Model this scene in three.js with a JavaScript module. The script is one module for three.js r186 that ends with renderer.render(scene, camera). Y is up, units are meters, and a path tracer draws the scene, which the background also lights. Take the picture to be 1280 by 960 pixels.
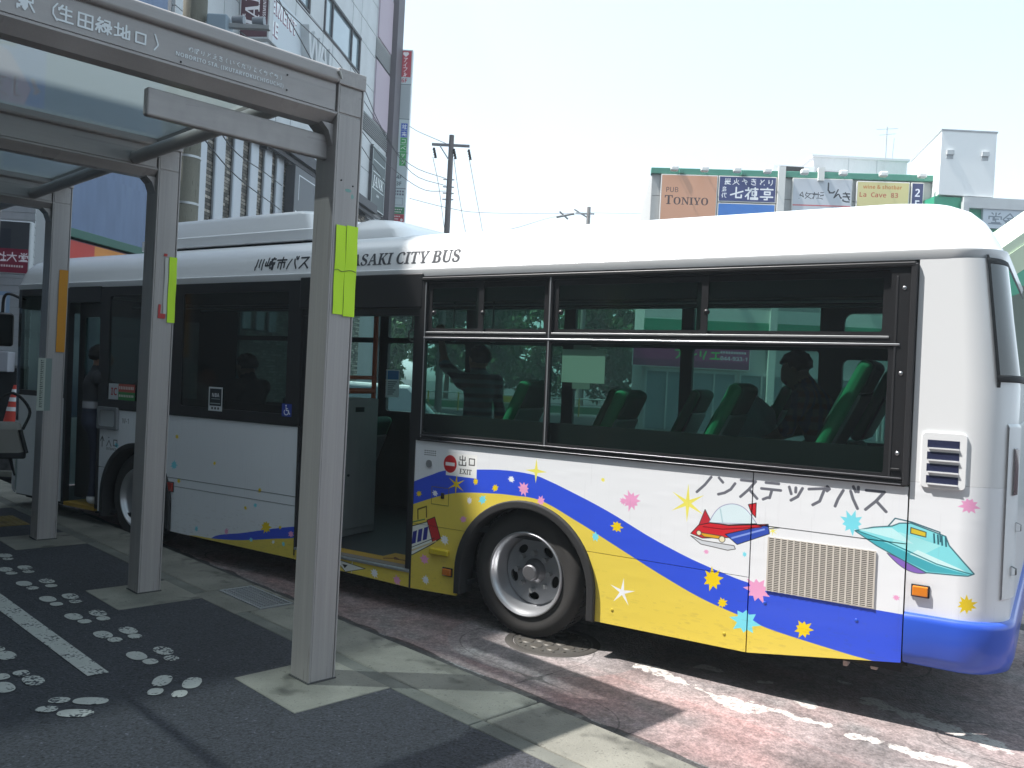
import * as THREE from 'three';
import { RoundedBoxGeometry } from 'three/addons/geometries/RoundedBoxGeometry.js';
import { mergeGeometries, toCreasedNormals } from 'three/addons/utils/BufferGeometryUtils.js';
import { FontLoader } from 'three/addons/loaders/FontLoader.js';
import { TextGeometry } from 'three/addons/geometries/TextGeometry.js';
import { MarchingCubes } from 'three/addons/objects/MarchingCubes.js';

// ---------- camera, sky, sun, exposure ----------
const scene = new THREE.Scene();
const camera = new THREE.PerspectiveCamera(47.7, 4 / 3, 0.1, 600);
{
  const pitch = -0.0079, roll = 0.0523;
  const f = new THREE.Vector3(0, Math.sin(pitch), -Math.cos(pitch)), u0 = new THREE.Vector3(0, Math.cos(pitch), Math.sin(pitch)), r0 = new THREE.Vector3(1, 0, 0);
  camera.position.set(0, 1.9172, 0);
  camera.up.copy(u0.clone().multiplyScalar(Math.cos(roll)).addScaledVector(r0, -Math.sin(roll)));
  camera.lookAt(camera.position.clone().add(f));
}
const SUN = new THREE.Vector3(-0.4976, 0.867, 0.0243).normalize();
const hash = (x, y, s) => { let h = Math.imul(x, 374761393) + Math.imul(y, 668265263) + Math.imul(s, 2246822519); h = Math.imul(h ^ (h >>> 13), 1274126177); return ((h ^ (h >>> 16)) >>> 0) / 4294967296; };
function vnoise(x, y, per, s) { const ix = Math.floor(x), iy = Math.floor(y), fx = x - ix, fy = y - iy, a = fx * fx * (3 - 2 * fx), b = fy * fy * (3 - 2 * fy), m = (k) => ((k % per) + per) % per; const h = (i, j) => hash(m(ix + i), m(iy + j), s); return (h(0, 0) * (1 - a) + h(1, 0) * a) * (1 - b) + (h(0, 1) * (1 - a) + h(1, 1) * a) * b; }
const fbm = (u, v, per, oct, s) => { let t = 0, a = 0.5, n = 0; for (let i = 0; i < oct; i++, per *= 2, a *= 0.5) { t += a * vnoise(u * per, v * per, per, s + i); n += a; } return t / n; };
{
  // hazy summer sky: white towards the horizon and the sun, pale blue-cyan away from it
  const W = 512, H = 256, d = new Float32Array(W * H * 4);
  for (let y = 0; y < H; y++) for (let x = 0; x < W; x++) {
    const el = ((y + 0.5) / H - 0.5) * Math.PI, az = ((x + 0.5) / W - 0.5) * 2 * Math.PI;
    const v = [Math.cos(el) * Math.cos(az), Math.sin(el), Math.cos(el) * Math.sin(az)];
    const up = Math.max(0, v[1]), cs = v[0] * SUN.x + v[1] * SUN.y + v[2] * SUN.z;
    const hz = Math.pow(1 - up, 4), glow = Math.pow(Math.max(0, cs * 0.5 + 0.5), 3);
    const w = Math.min(1, hz + 0.9 * glow);
    const blue = [0.25, 0.4, 0.54], white = [0.86, 0.94, 1.0], o = (y * W + x) * 4;
    for (let c = 0; c < 3; c++) d[o + c] = v[1] < 0 ? 0.22 : blue[c] + (white[c] - blue[c]) * w + (v[1] > 0 ? 0.05 * (fbm((Math.atan2(v[2], v[0]) / 6.2832 + 0.5), up * 0.9, 6, 4, 301) - 0.5) * (1 - w) : 0);
    d[o + 3] = 1;
  }
  const t = new THREE.DataTexture(d, W, H, THREE.RGBAFormat, THREE.FloatType);
  t.mapping = THREE.EquirectangularReflectionMapping; t.magFilter = THREE.LinearFilter; t.needsUpdate = true;
  scene.background = t; scene.environment = t;
}
const sun = new THREE.DirectionalLight(new THREE.Color(1, 0.965, 0.92), 5);
sun.position.copy(SUN).multiplyScalar(60).add(new THREE.Vector3(0, 0, -10)); sun.target.position.set(0, 0, -10);
sun.castShadow = true; sun.shadow.radius = 1.2; sun.shadow.mapSize.set(2048, 2048);
Object.assign(sun.shadow.camera, { left: -40, right: 40, top: 40, bottom: -40, near: 1, far: 160 });
scene.add(sun, sun.target);
scene.fog = new THREE.FogExp2(0xe6f2fa, 0.0018);
const renderer = new THREE.WebGLRenderer({ antialias: true });
renderer.toneMapping = THREE.LinearToneMapping; renderer.toneMappingExposure = 1.9;
renderer.shadowMap.enabled = true;

// ---------- helpers ----------
let seed = 7;
const rnd = () => { seed = (seed * 1664525 + 1013904223) >>> 0; return seed / 4294967296; };
const rr = (a, b) => a + (b - a) * rnd();
const names = {};
const numbered = (n) => { const k = names[n] = (names[n] ?? -1) + 1; return k ? n + '_' + String(k).padStart(3, '0') : n; };
function tag(o, label, category, group) { Object.assign(o.userData, { label, category }); if (group) o.userData.group = group; return o; }
function thing(name, label, category, group, pos = [0, 0, 0], turn = 0) {
  const g = new THREE.Group(); g.name = numbered(name); g.position.set(...pos); g.rotation.y = turn; scene.add(g); return tag(g, label, category, group);
}
function mesh(name, geo, mat, parent) {
  const m = new THREE.Mesh(geo, mat); m.name = parent ? name : numbered(name); m.castShadow = m.receiveShadow = true; (parent ?? scene).add(m); return m;
}
const each = (name, list, mat, parent) => list.map((g) => mesh(name, g, mat, parent));
function struct(name, geo, mat) { const m = mesh(name, geo, mat); m.userData.kind = 'structure'; return m; }
const merge = (list) => mergeGeometries(list.map((g) => { const q = g.index ? g.toNonIndexed() : g; for (const k of Object.keys(q.attributes)) if (!['position', 'normal', 'uv'].includes(k)) q.deleteAttribute(k); return q; }));
function muv(g, sc = 1) { // uv in metres from the dominant axis
  const q = g.index ? g.toNonIndexed() : g, p = q.attributes.position, n = q.attributes.normal, uv = new Float32Array(p.count * 2);
  for (let i = 0; i < p.count; i++) {
    const ax = Math.abs(n.getX(i)), ay = Math.abs(n.getY(i)), az = Math.abs(n.getZ(i));
    const [a, b] = ay >= ax && ay >= az ? [p.getX(i), p.getZ(i)] : ax > az ? [p.getZ(i), p.getY(i)] : [p.getX(i), p.getY(i)];
    uv[i * 2] = a * sc; uv[i * 2 + 1] = b * sc;
  }
  q.setAttribute('uv', new THREE.BufferAttribute(uv, 2)); return q;
}
const bx = (x0, x1, y0, y1, z0, z1) => new THREE.BoxGeometry(x1 - x0, y1 - y0, z1 - z0).translate((x0 + x1) / 2, (y0 + y1) / 2, (z0 + z1) / 2);
const rbx = (x0, x1, y0, y1, z0, z1, r = 0.01, s = 2) => new RoundedBoxGeometry(x1 - x0, y1 - y0, z1 - z0, s, r).translate((x0 + x1) / 2, (y0 + y1) / 2, (z0 + z1) / 2);
function rod(a, b, r, r2 = r, seg = 10) {
  const A = new THREE.Vector3(...a), B = new THREE.Vector3(...b), d = B.clone().sub(A), g = new THREE.CylinderGeometry(r2, r, d.length(), seg);
  g.translate(0, d.length() / 2, 0).applyQuaternion(new THREE.Quaternion().setFromUnitVectors(new THREE.Vector3(0, 1, 0), d.normalize())); return g.translate(...a);
}
const tube = (pts, r, n = 24, seg = 5) => new THREE.TubeGeometry(new THREE.CatmullRomCurve3(pts.map((p) => new THREE.Vector3(...p))), n, r, seg);
const shapeOf = (pts, holes = []) => { const s = new THREE.Shape(pts.map((p) => new THREE.Vector2(...p))); for (const h of holes) s.holes.push(new THREE.Path(h.map((p) => new THREE.Vector2(...p)))); return s; };
const rect = (x0, x1, y0, y1) => [[x0, y0], [x1, y0], [x1, y1], [x0, y1]];
function rrect(x0, x1, y0, y1, r, n = 4) { const o = []; for (const [cx, cy, a] of [[x1 - r, y0 + r, -1], [x1 - r, y1 - r, 0], [x0 + r, y1 - r, 1], [x0 + r, y0 + r, 2]]) for (let i = 0; i <= n; i++) { const t = (a + i / n) * Math.PI / 2; o.push([cx + r * Math.cos(t), cy + r * Math.sin(t)]); } return o; }
const slab = (shape, depth, z = 0, bev = 0) => new THREE.ExtrudeGeometry(shape, { depth, bevelEnabled: bev > 0, bevelSize: bev, bevelThickness: bev, bevelOffset: -bev, bevelSegments: 2, curveSegments: 24 }).translate(0, 0, z);

const extX = (pts, x0, x1) => slab(shapeOf(pts.map(([z, y]) => [-z, y])), x1 - x0).rotateY(Math.PI / 2).translate(x0, 0, 0); // profile in (z, y) drawn out along x

// ---------- procedural textures ----------
function dataTex(n, fn, srgb = true, rep = 1) {
  const d = new Uint8Array(n * n * 4);
  for (let y = 0; y < n; y++) for (let x = 0; x < n; x++) { const c = fn(x / n, y / n, x, y); const o = (y * n + x) * 4; if (typeof c === 'number') d[o] = d[o + 1] = d[o + 2] = Math.max(0, Math.min(255, c * 255)); else for (let k = 0; k < 3; k++) d[o + k] = Math.max(0, Math.min(255, c[k] * 255)); d[o + 3] = 255; }
  const t = new THREE.DataTexture(d, n, n); t.wrapS = t.wrapT = THREE.RepeatWrapping; t.magFilter = THREE.LinearFilter; t.minFilter = THREE.LinearMipmapLinearFilter; if (srgb) t.colorSpace = THREE.SRGBColorSpace; t.repeat.set(rep, rep); t.needsUpdate = true; return t;
}
function canvasTex(w, h, draw) { const c = document.createElement('canvas'); c.width = w; c.height = h; const g = c.getContext('2d'); draw(g, w, h); const t = new THREE.CanvasTexture(c); t.colorSpace = THREE.SRGBColorSpace; t.anisotropy = 8; return t; }
const std = (c, rough = 0.6, extra = {}) => { const m = new THREE.MeshStandardMaterial({ roughness: rough, ...extra }); if (Array.isArray(c)) m.color.setRGB(...c); else m.color.set(c); return m; };
const phys = (c, rough, extra = {}) => { const m = new THREE.MeshPhysicalMaterial({ roughness: rough, ...extra }); if (Array.isArray(c)) m.color.setRGB(...c); else m.color.set(c); return m; };
const pane = (c, rough = 0.02) => phys(c, rough, { transmission: 1, thickness: 0, ior: 1.5 });

// asphalt: dark binder with pale and dark chips
const asphaltMap = dataTex(1024, (u, v, x, y) => {
  const chip = vnoise(u * 240, v * 240, 240, 3), fine = hash(x, y, 5), wide = fbm(u, v, 4, 4, 9), big = vnoise(u * 200, v * 200, 200, 17);
  let k = 0.2 + 0.10 * (fine - 0.5) + 0.09 * (chip - 0.5) + 0.05 * (wide - 0.5); if (big > 0.9 && chip > 0.55) k += 0.12; if (chip < 0.16) k -= 0.04;
  return [k * 0.98, k * 1.0, k * 1.1];
}, true, 0.45);
const asphaltBump = dataTex(512, (u, v, x, y) => 0.6 * vnoise(u * 110, v * 110, 110, 3) + 0.4 * hash(x, y, 6), false, 0.9);
const concreteMap = dataTex(1024, (u, v, x, y) => {
  const w = fbm(u, v, 5, 5, 21), f = hash(x, y, 8), st = fbm(u, v, 9, 3, 31), pit = vnoise(u * 140, v * 140, 140, 40);
  let k = 0.6 + 0.26 * (w - 0.5) + 0.08 * (f - 0.5) - (st > 0.62 ? (st - 0.62) * 0.9 : 0) - (pit > 0.9 ? 0.12 : 0);
  return [k, k * 0.995, k * 0.95];
}, true, 0.7);
const grimeMap = dataTex(512, (u, v, x, y) => { const w = fbm(u, v, 6, 4, 50), s = vnoise(u * 60, v * 5, 60, 55); const k = 0.88 + 0.12 * (w - 0.5) + 0.035 * (s - 0.5) + 0.03 * (hash(x, y, 4) - 0.5); return [k, k * 0.99, k * 0.98]; }, true, 0.6);
const wornMap = dataTex(512, (u, v, x, y) => { const n = vnoise(u * 70, v * 70, 70, 141), m = fbm(u, v, 8, 4, 145), f = hash(x, y, 9); const t = n * 0.55 + m * 0.6 + 0.12 * (f - 0.5); if (t > 0.74) return [0.3, 0.31, 0.34]; const k = 0.86 + 0.12 * (m - 0.5) + 0.06 * (f - 0.5) - (t > 0.68 ? 0.16 : 0); return [k, k, k * 0.98]; }, true, 1.3);
const waveMap = dataTex(128, (u, v) => fbm(u, v, 4, 2, 160), false, 5);
const roughMap = dataTex(256, (u, v) => 0.55 + 0.5 * (fbm(u, v, 6, 4, 61) - 0.3), false, 0.7);

const M = {
  asphalt: std(0xffffff, 0.92, { map: asphaltMap, bumpMap: asphaltBump, bumpScale: 0.006 }),
  concrete: std([0.62, 0.63, 0.6], 0.9, { map: concreteMap, bumpMap: asphaltBump, bumpScale: 0.002 }),
  concreteDark: std([0.38, 0.39, 0.38], 0.92, { map: concreteMap }),
  post: std([0.47, 0.445, 0.44], 0.5, { map: grimeMap, roughnessMap: roughMap }),
  postDark: std([0.17, 0.16, 0.165], 0.55, { map: grimeMap }),
  joint: std([0.05, 0.05, 0.05], 0.8),
  white: phys([0.8, 0.81, 0.82], 0.32, { clearcoat: 0.5, clearcoatRoughness: 0.12 }),
  busBlue: phys([0.025, 0.085, 0.52], 0.35, { clearcoat: 0.5, clearcoatRoughness: 0.15 }),
  black: std([0.018, 0.018, 0.02], 0.38),
  rubber: std([0.022, 0.022, 0.023], 0.7),
  dark: std([0.012, 0.012, 0.013], 0.8),
  chrome: std([0.55, 0.56, 0.58], 0.28, { metalness: 0.9 }),
  steel: std([0.42, 0.43, 0.44], 0.42, { metalness: 0.7 }),
  paint: std([0.62, 0.62, 0.6], 0.85, { map: grimeMap }),
  glassBus: pane([0.36, 0.54, 0.49], 0.17),
  glassDark: pane([0.13, 0.17, 0.17], 0.1),
  glassRoof: pane([0.28, 0.34, 0.35], 0.58),
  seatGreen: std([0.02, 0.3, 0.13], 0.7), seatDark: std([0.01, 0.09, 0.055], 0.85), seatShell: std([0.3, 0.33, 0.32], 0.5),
  orange: std([0.6, 0.11, 0.03], 0.5),
  cabinet: std([0.34, 0.35, 0.36], 0.45, { map: grimeMap }),
  yellowFloor: std([0.6, 0.36, 0.04], 0.7, { map: grimeMap }),
};
// shelter frame (X across towards the road, Y up, Z towards the camera) and bus frame (X forward, Y up, Z away from the kerb)
const SH = { pos: [-1.0609, 0, -4.8892], turn: 0.7866 };
const shW = (c, y, a) => { const s = Math.sin(SH.turn), k = Math.cos(SH.turn); return [SH.pos[0] + k * c - s * a, y, SH.pos[2] - s * c - k * a]; };
const inShelter = (o) => { o.position.set(...SH.pos); o.rotation.y = SH.turn; return o; };

// ---------- stroke lettering for the Japanese signs: each stroke is a run of grid points, two digits a point ----------
const GL = {
  駅: '1015 1040 2025 1242 1444 1545484938 0709 1718 2627 3637 5180 5484 5180 8184 515749 6499', '（': '70535679', '（L': '7053566979', '）': '2043462920', 生: '3013 1282 5059 2585 0999', 田: '1119 1191 9199 1999 5159 1595',
  緑: '2012 1242 4205 0545 2529 1608 3648 5181 8184 5383 4494 7479 5567 9576 7658 7698', 地: '0343 2027 0847 4693 9395 7078 525898 98 9896', 口: '2228 2282 8288 2888',
  の: '5142362713426181959788 6959', ほ: '1119 3181 3484 61685747486978', ぼ: '1119 3171 3474 515847384969 8092 7082', り: '212635 71757659', と: '3145 81452738 8889', え: '4070 2383 8319 5799', き: '2181 2484 4087 27285989', い: '11171838 71849586', '(': '60434669',
  く: '80348 8034 3489', た: '1282 4019 5484 5688 5889', よ: '5057 5282 57374869 5799', ち: '1282 4014 24548487 8759', ぐ: '602469 8091 7082', ')': '30555639',
  川: '21261719 5157 8189', 崎: '2026 0306 0646 4346 5191 7044 7055 5395 4494 5558 5575 7578 5878 8489 8979', 市: '5053 0292 2428 2484 8488 5259', バ: '321609 627599 7082 9092', ス: '1181 815519 5599', 出: '5059 2124 2484 8184 1619 1999 9699', 入: '4050 5319 5399',
  ノ: '815519', ン: '1133 93764819', テ: '2181 0494 54483819', ッ: '2235 5254 8266 6638', プ: '0271 715729 8091 9182 8180', ツ: '1133 4153 8176 7638', ア: '1191 9163 53554729', イ: '804516 5559', フ: '1191 916629', ル: '325519 5159 5975 7594', コ: '1181 8188 1888', ベ: '063397 6172 8091',
  城: '0333 2027 0737 4292 7079 4246 4559 6484 8769 8798', 南: '0292 5052 1519 1595 9599 4354 5546 3575 3777 5579', 炭: '5054 2024 2484 8084 1595 2519 5558 5829 5899 3646 7768', 火: '5055 5509 5599 2337 8374', や: '146284858566 4152 3079', 名: '5025 2181 815519 4888 4585 8588 4549', 代: '301537 2429 4292 6065 6578 7899 8091', 七: '0693 4048 4888 8886',
  福: '2021 0242 4207 2529 4191 5383 5356 5686 8386 4898 4849 4999 9899 7079', 亭: '5051 0191 3373 3335 3575 7375 0797 5759 3959', し: '3137484979 7988', ん: '501955657789 8999', 社: '2021 0242 4206 2429 4394 7079 5898 4999', 大: '0393 5053 5309 5399', 堂: '5052 2031 8071 0393 0305 9395 3444 3575 3656 5759 2888 0999', 宅: '5051 0292 0204 9294 7425 1686 5458 5898',
  エ: '1282 5258 0898', リ: '2126 715759', カ: '1292 928869 414629', ェ: '2474 5458 1888', 久: '301446 3282 825519 4699', 会: '500549 5095 3474 1686 4529 2989 7699', さ: '1282 4075 26278899', 登: '5024 5077 2555 3477 1919', 家: '5051 0292 3383 5049 5529', 場: '0343 2027 0848 5090 5494 5593 5889',
};
function glyph(g, ch, x, y, s, lw) {
  const run = GL[ch]; if (run === undefined) { g.font = `bold ${s}px sans-serif`; g.fillStyle = g.strokeStyle; g.textAlign = 'left'; g.textBaseline = 'alphabetic'; g.fillText(ch, x, y + s * 0.86); return g.measureText(ch).width / s; }
  g.lineWidth = lw; g.lineJoin = g.lineCap = 'round';
  for (const st of run.split(' ')) { if (st.length < 4) continue; g.beginPath(); for (let i = 0; i + 1 < st.length; i += 2) { const px = x + (+st[i] + 0.5) * s / 10, py = y + (+st[i + 1] + 0.5) * s / 10; i ? g.lineTo(px, py) : g.moveTo(px, py); } g.stroke(); }
  return 1;
}
function write(g, text, x, y, s, lw, color, step = 1.04) { g.strokeStyle = color; for (const ch of text) { if (ch === ' ') { x += s * 0.5; continue; } x += glyph(g, ch, x, y, s, lw) * s * step; } return x; }
function writeDown(g, text, x, y, s, lw, color, step = 1.05) { g.strokeStyle = color; for (const ch of text) { glyph(g, ch, x, y, s, lw); y += s * step; } }

// ---------- ground, road, kerb, pavement ----------
{
  const g = new THREE.PlaneGeometry(420, 420, 60, 60).rotateX(-Math.PI / 2); const p = g.attributes.position, uv = g.attributes.uv;
  for (let i = 0; i < p.count; i++) uv.setXY(i, p.getX(i), p.getZ(i));
  struct('road', g, std([1.5, 1.48, 1.42], 0.92, { map: asphaltMap, bumpMap: asphaltBump, bumpScale: 0.004 }));
}
{
  // worn reddish bus lane: dark gutter strip, grey patches, flaked white paint, oil
  const W = 2048, H = 768, A0 = -4, A1 = 10, C0 = 0.86, C1 = 5.6, d = new Uint8Array(W * H * 4);
  const flakes = [[-0.75, 2.16, -1.6, 2.03, 0.09], [-1.6, 2.12, -2.0, 2.17, 0.07], [-2.22, 2.16, -2.8, 2.23, 0.07], [-1.74, 2.41, -1.8, 2.4, 0.07], [-1.0, 2.47, -1.1, 2.48, 0.07], [-1.4, 2.5, -1.45, 2.58, 0.06], [-2.05, 2.79, -2.8, 2.68, 0.09], [-3, 2.2, -3.8, 2.2, 0.09], [-1.75, 3, -1.8, 3, 0.06], [0.5, 2.9, -0.4, 2.95, 0.06]];
  for (let y = 0; y < H; y++) for (let x = 0; x < W; x++) {
    const a = A0 + (A1 - A0) * (x + 0.5) / W, c = C0 + (C1 - C0) * (y + 0.5) / H, u = x / W, v = y / H;
    const n1 = fbm(u * 7, v * 2.4, 512, 3, 70) , w1 = vnoise(a * 2.2 + 50, c * 2.2, 512, 71), w2 = vnoise(a * 6 + 90, c * 7, 512, 72), w3 = vnoise(a * 22 + 200, c * 22, 512, 73), f = hash(x, y, 74), chip = vnoise(a * 60 + 900, c * 60, 2048, 75);
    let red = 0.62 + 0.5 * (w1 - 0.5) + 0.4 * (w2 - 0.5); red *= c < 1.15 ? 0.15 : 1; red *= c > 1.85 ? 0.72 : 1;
    const man = Math.hypot(a + 0.0, (c - 2.04)); if (man < 0.75) red *= Math.max(0.1, man / 0.75 * 0.6);
    red = Math.max(0, Math.min(1, red));
    const lane = vnoise(a * 0.5 + 30, c * 9, 512, 77), wet = vnoise(a * 1.3 + 10, c * 1.9, 512, 78);
    let k = 0.47 + 0.08 * (w3 - 0.5) + 0.13 * (f - 0.5) + 0.12 * (chip - 0.5) + 0.06 * (n1 - 0.5) + 0.08 * (lane - 0.5); if (wet > 0.72 && c > 1.2) k *= 1 - 0.9 * (wet - 0.72); const cr = Math.abs(vnoise(a * 1.1 + 5, c * 1.1, 512, 79) - 0.5); if (cr < 0.004) k *= 0.7;
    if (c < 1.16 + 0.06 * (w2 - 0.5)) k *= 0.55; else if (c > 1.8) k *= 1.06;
    if (man < 0.6) k *= 0.8 + 0.3 * w2;
    let R = k * (1.0 + 0.14 * red), G = k * (1.0 - 0.09 * red), B = k * (1.0 - 0.11 * red);
    let paint = 0; for (const [a0, c0, a1, c1, w] of flakes) { const t = Math.max(0, Math.min(1, ((a - a0) * (a1 - a0) + (c - c0) * (c1 - c0)) / ((a1 - a0) ** 2 + (c1 - c0) ** 2))); const dd = Math.hypot(a - a0 - t * (a1 - a0), c - c0 - t * (c1 - c0)); paint = Math.max(paint, 1 - dd / w); }
    if (paint > 0 && paint + 0.9 * (w3 - 0.5) + 1.3 * (w2 - 0.5) + 0.25 * (f - 0.5) > 0.5) { const q = Math.min(1, (chip < 0.3 ? 0.45 : 1)); R += (0.72 - R) * q; G += (0.7 - G) * q; B += (0.68 - B) * q; }
    const o = (y * W + x) * 4; d[o] = Math.max(0, Math.min(255, R * 255)); d[o + 1] = Math.max(0, Math.min(255, G * 255)); d[o + 2] = Math.max(0, Math.min(255, B * 255)); d[o + 3] = 255;
  }
  const t = new THREE.DataTexture(d, W, H); t.magFilter = THREE.LinearFilter; t.colorSpace = THREE.SRGBColorSpace; t.needsUpdate = true;
  const g = new THREE.PlaneGeometry(1, 1, 40, 12).rotateX(-Math.PI / 2), p = g.attributes.position, uv = g.attributes.uv, uv1 = new Float32Array(p.count * 2);
  for (let i = 0; i < p.count; i++) { const u = p.getX(i) + 0.5, v = p.getZ(i) + 0.5; const c = C0 + (C1 - C0) * u, a = A0 + (A1 - A0) * v; uv.setXY(i, v, u); uv1[i * 2] = a; uv1[i * 2 + 1] = c; p.setXYZ(i, c, 0.004, -a); }
  const idx = g.index.array; for (let i = 0; i < idx.length; i += 3) { const q = idx[i]; idx[i] = idx[i + 1]; idx[i + 1] = q; }
  g.setAttribute('uv1', new THREE.BufferAttribute(uv1, 2)); g.computeVertexNormals();
  const b = asphaltBump.clone(); b.channel = 1;
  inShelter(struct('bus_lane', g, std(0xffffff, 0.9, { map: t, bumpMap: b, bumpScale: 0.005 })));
}
{
  const g = muv(bx(-45, 0.34, -0.05, 0.12, -50, 14)); inShelter(struct('pavement', g, M.asphalt));
  const k = new THREE.Group(); k.name = 'kerb'; k.userData.kind = 'structure'; scene.add(k); inShelter(k);
  const mats = [0, 1, 2].map((i) => std([0.53 + 0.05 * i, 0.52 + 0.05 * i, 0.49 + 0.045 * i], 0.9, { map: concreteMap, bumpMap: asphaltBump, bumpScale: 0.003 }));
  const cuts = [-11, -8.2, -6, -3.55, -0.97, 1.53, 2.2, 4.5, 7, 9.5, 12, 15, 18, 22, 26, 30];
  for (let i = 0; i + 1 < cuts.length; i++) {
    const a0 = cuts[i] + 0.004, a1 = cuts[i + 1] - 0.004;
    if (cuts[i] === 1.53) { mesh('kerb_stone', muv(rbx(0.345, 0.548, -0.05, 0.121, -a1, -a0, 0.008)), mats[0], k); mesh('kerb_stone', muv(rbx(0.836, 0.88, -0.05, 0.119, -a1, -a0, 0.008)), mats[0], k); continue; }
    mesh('kerb_stone', muv(rbx(0.345, 0.446, -0.05, 0.1215, -a1, -a0, 0.006)), M.concreteDark, k);
    mesh('kerb_stone', muv(rbx(0.452, 0.88, -0.05, 0.1225 + 0.001 * (i % 2), -a1, -a0, 0.02, 3)), mats[i % 3], k);
  }
  // concrete pads round the post feet
  [[-0.31, 0.342], [2.05, 2.7], [4.45, 5.1], [6.85, 7.5]].forEach(([a0, a1], i) => { const s = new THREE.Group(); s.name = numbered('concrete_pad'); s.userData.kind = 'structure'; scene.add(inShelter(s)); mesh('slab', muv(rbx(-0.272, 0.345, 0.05, 0.1245, -a1, -a0, 0.006)), mats[(i + 1) % 3], s); });
  for (const [i, l] of [[0, 'steel drain grate set in the kerb behind the nearest post']]) {
    const d = thing('drain_grate', l, 'drain grate'); inShelter(d);
    mesh('frame', merge([bx(0.552, 0.575, 0.06, 0.122, -2.19, -1.54), bx(0.81, 0.832, 0.06, 0.122, -2.19, -1.54), bx(0.575, 0.81, 0.06, 0.122, -1.565, -1.54), bx(0.575, 0.81, 0.06, 0.122, -2.19, -2.165)]), M.steel, d);
    const bars = []; for (let a = 1.59; a < 2.16; a += 0.036) bars.push(bx(0.575, 0.81, 0.09, 0.1195, -a - 0.005, -a + 0.005)); for (let c = 0.6; c < 0.8; c += 0.036) bars.push(bx(c - 0.004, c + 0.004, 0.09, 0.118, -2.165, -1.565));
    mesh('bars', merge(bars), M.steel, d); mesh('sump', bx(0.56, 0.826, 0.01, 0.03, -2.18, -1.55), M.dark, d);
  }
  const tac = thing('tactile_strip', 'yellow tactile paving strip on the pavement beyond the third post', 'tactile paving'); inShelter(tac);
  const tm = std([0.5, 0.36, 0.1], 0.85, { map: concreteMap });
  for (let i = 0; i < 3; i++) for (let j = 0; j < 2; j++) { const a = 5.68 + j * 0.31, c = 0.2 - i * 0.31; const parts = [rbx(c - 0.3, c, 0.08, 0.126, -a - 0.3, -a, 0.004)]; for (let q = 0; q < 4; q++) parts.push(rbx(c - 0.3 + 0.035 + q * 0.07, c - 0.3 + 0.06 + q * 0.07, 0.12, 0.131, -a - 0.28, -a - 0.02, 0.003, 1)); mesh('tile', muv(merge(parts)), tm, tac); }
}
// ---------- painted footprints and queue line on the pavement ----------
{
  const ell = (c, a, l, w, ang, sq) => { const pts = []; for (let i = 0; i < 22; i++) { const t = i / 22 * Math.PI * 2, ct = Math.cos(t), st = Math.sin(t), e = sq; const X = Math.sign(ct) * Math.pow(Math.abs(ct), e) * l * (0.99 + 0.03 * rnd()), Y = Math.sign(st) * Math.pow(Math.abs(st), e) * w * (0.98 + 0.04 * rnd()); pts.push([X, Y]); }
    const g = new THREE.ShapeGeometry(shapeOf(pts)).rotateX(-Math.PI / 2); g.rotateY(ang); return g.translate(c, 0.1245, -a); };
  const white = std([0.54, 0.55, 0.54], 0.9, { map: wornMap });
  const rows = [
    ['first white footprint pair at the near end of the queue row beside the posts', [[0.528, -0.606], [0.402, -0.492], [0.392, -0.702], [0.287, -0.615]], 'a'],
    ['second white footprint pair from the near end of the row beside the posts', [[1.019, -0.552], [1.02, -0.39], [0.872, -0.53], [0.861, -0.409]]],
    ['third white footprint pair from the near end of the row beside the posts', [[1.539, -0.56], [1.541, -0.401], [1.394, -0.539], [1.394, -0.414]]],
    ['fourth white footprint pair in the row, level with the second post pad corner', [[2.049, -0.57], [2.045, -0.412], [1.896, -0.551], [1.898, -0.429]]],
    ['fifth white footprint pair in the row, just left of the second post pad', [[2.599, -0.566], [2.591, -0.415], [2.429, -0.56], [2.43, -0.431]]],
    ['sixth white footprint pair in the row, beyond the second post pad', [[3.151, -0.568], [3.15, -0.407], [2.976, -0.558], [2.979, -0.426]]],
    ['seventh white footprint pair in the row, between second and third posts', [[3.705, -0.551], [3.697, -0.408], [3.548, -0.548], [3.538, -0.426]]],
    ['farthest white footprint pair in the row, near the third post pad', [[4.25, -0.556], [4.25, -0.41], [4.1, -0.55], [4.1, -0.426]]],
    ['nearest white footprint pair left of the queue line end', [[0.458, -1.011], [0.341, -1.125], [0.562, -1.13], [0.475, -1.216]], 'a'],
    ['white footprint pair at the left edge beside the queue line', [[0.933, -1.145], [0.915, -1.295], [1.087, -1.161], [1.091, -1.26]]],
    ['white footprint pair cut by the left edge beyond the other pairs', [[1.451, -1.142], [1.44, -1.29], [1.6, -1.15], [1.6, -1.25]]],
  ];
  rows.forEach(([l, q, k]) => {
    const t = thing('footprint_marking', l, 'footprint marking', 'footprints painted on the pavement'); inShelter(t);
    const ang = k ? Math.atan2(q[0][0] - q[2][0], q[0][1] - q[2][1]) : Math.PI / 2;
    q.forEach(([a, c], i) => mesh(i < 2 ? 'sole' : 'heel', muv(i < 2 ? ell(c, a, 0.088, 0.05, ang, 0.85) : ell(c, a, 0.052, 0.04, ang, 0.8)), white, t));
  });
  const ln = mesh('queue_line', muv(new THREE.ShapeGeometry(shapeOf([[-0.784, 0.826], [-0.897, 0.834], [-0.925, 3.6], [-0.79, 3.6]])).rotateX(-Math.PI / 2).translate(0, 0.1245, 0)), white); inShelter(ln);
  tag(ln, 'long white painted queue line on the dark pavement', 'painted line');
}
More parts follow.
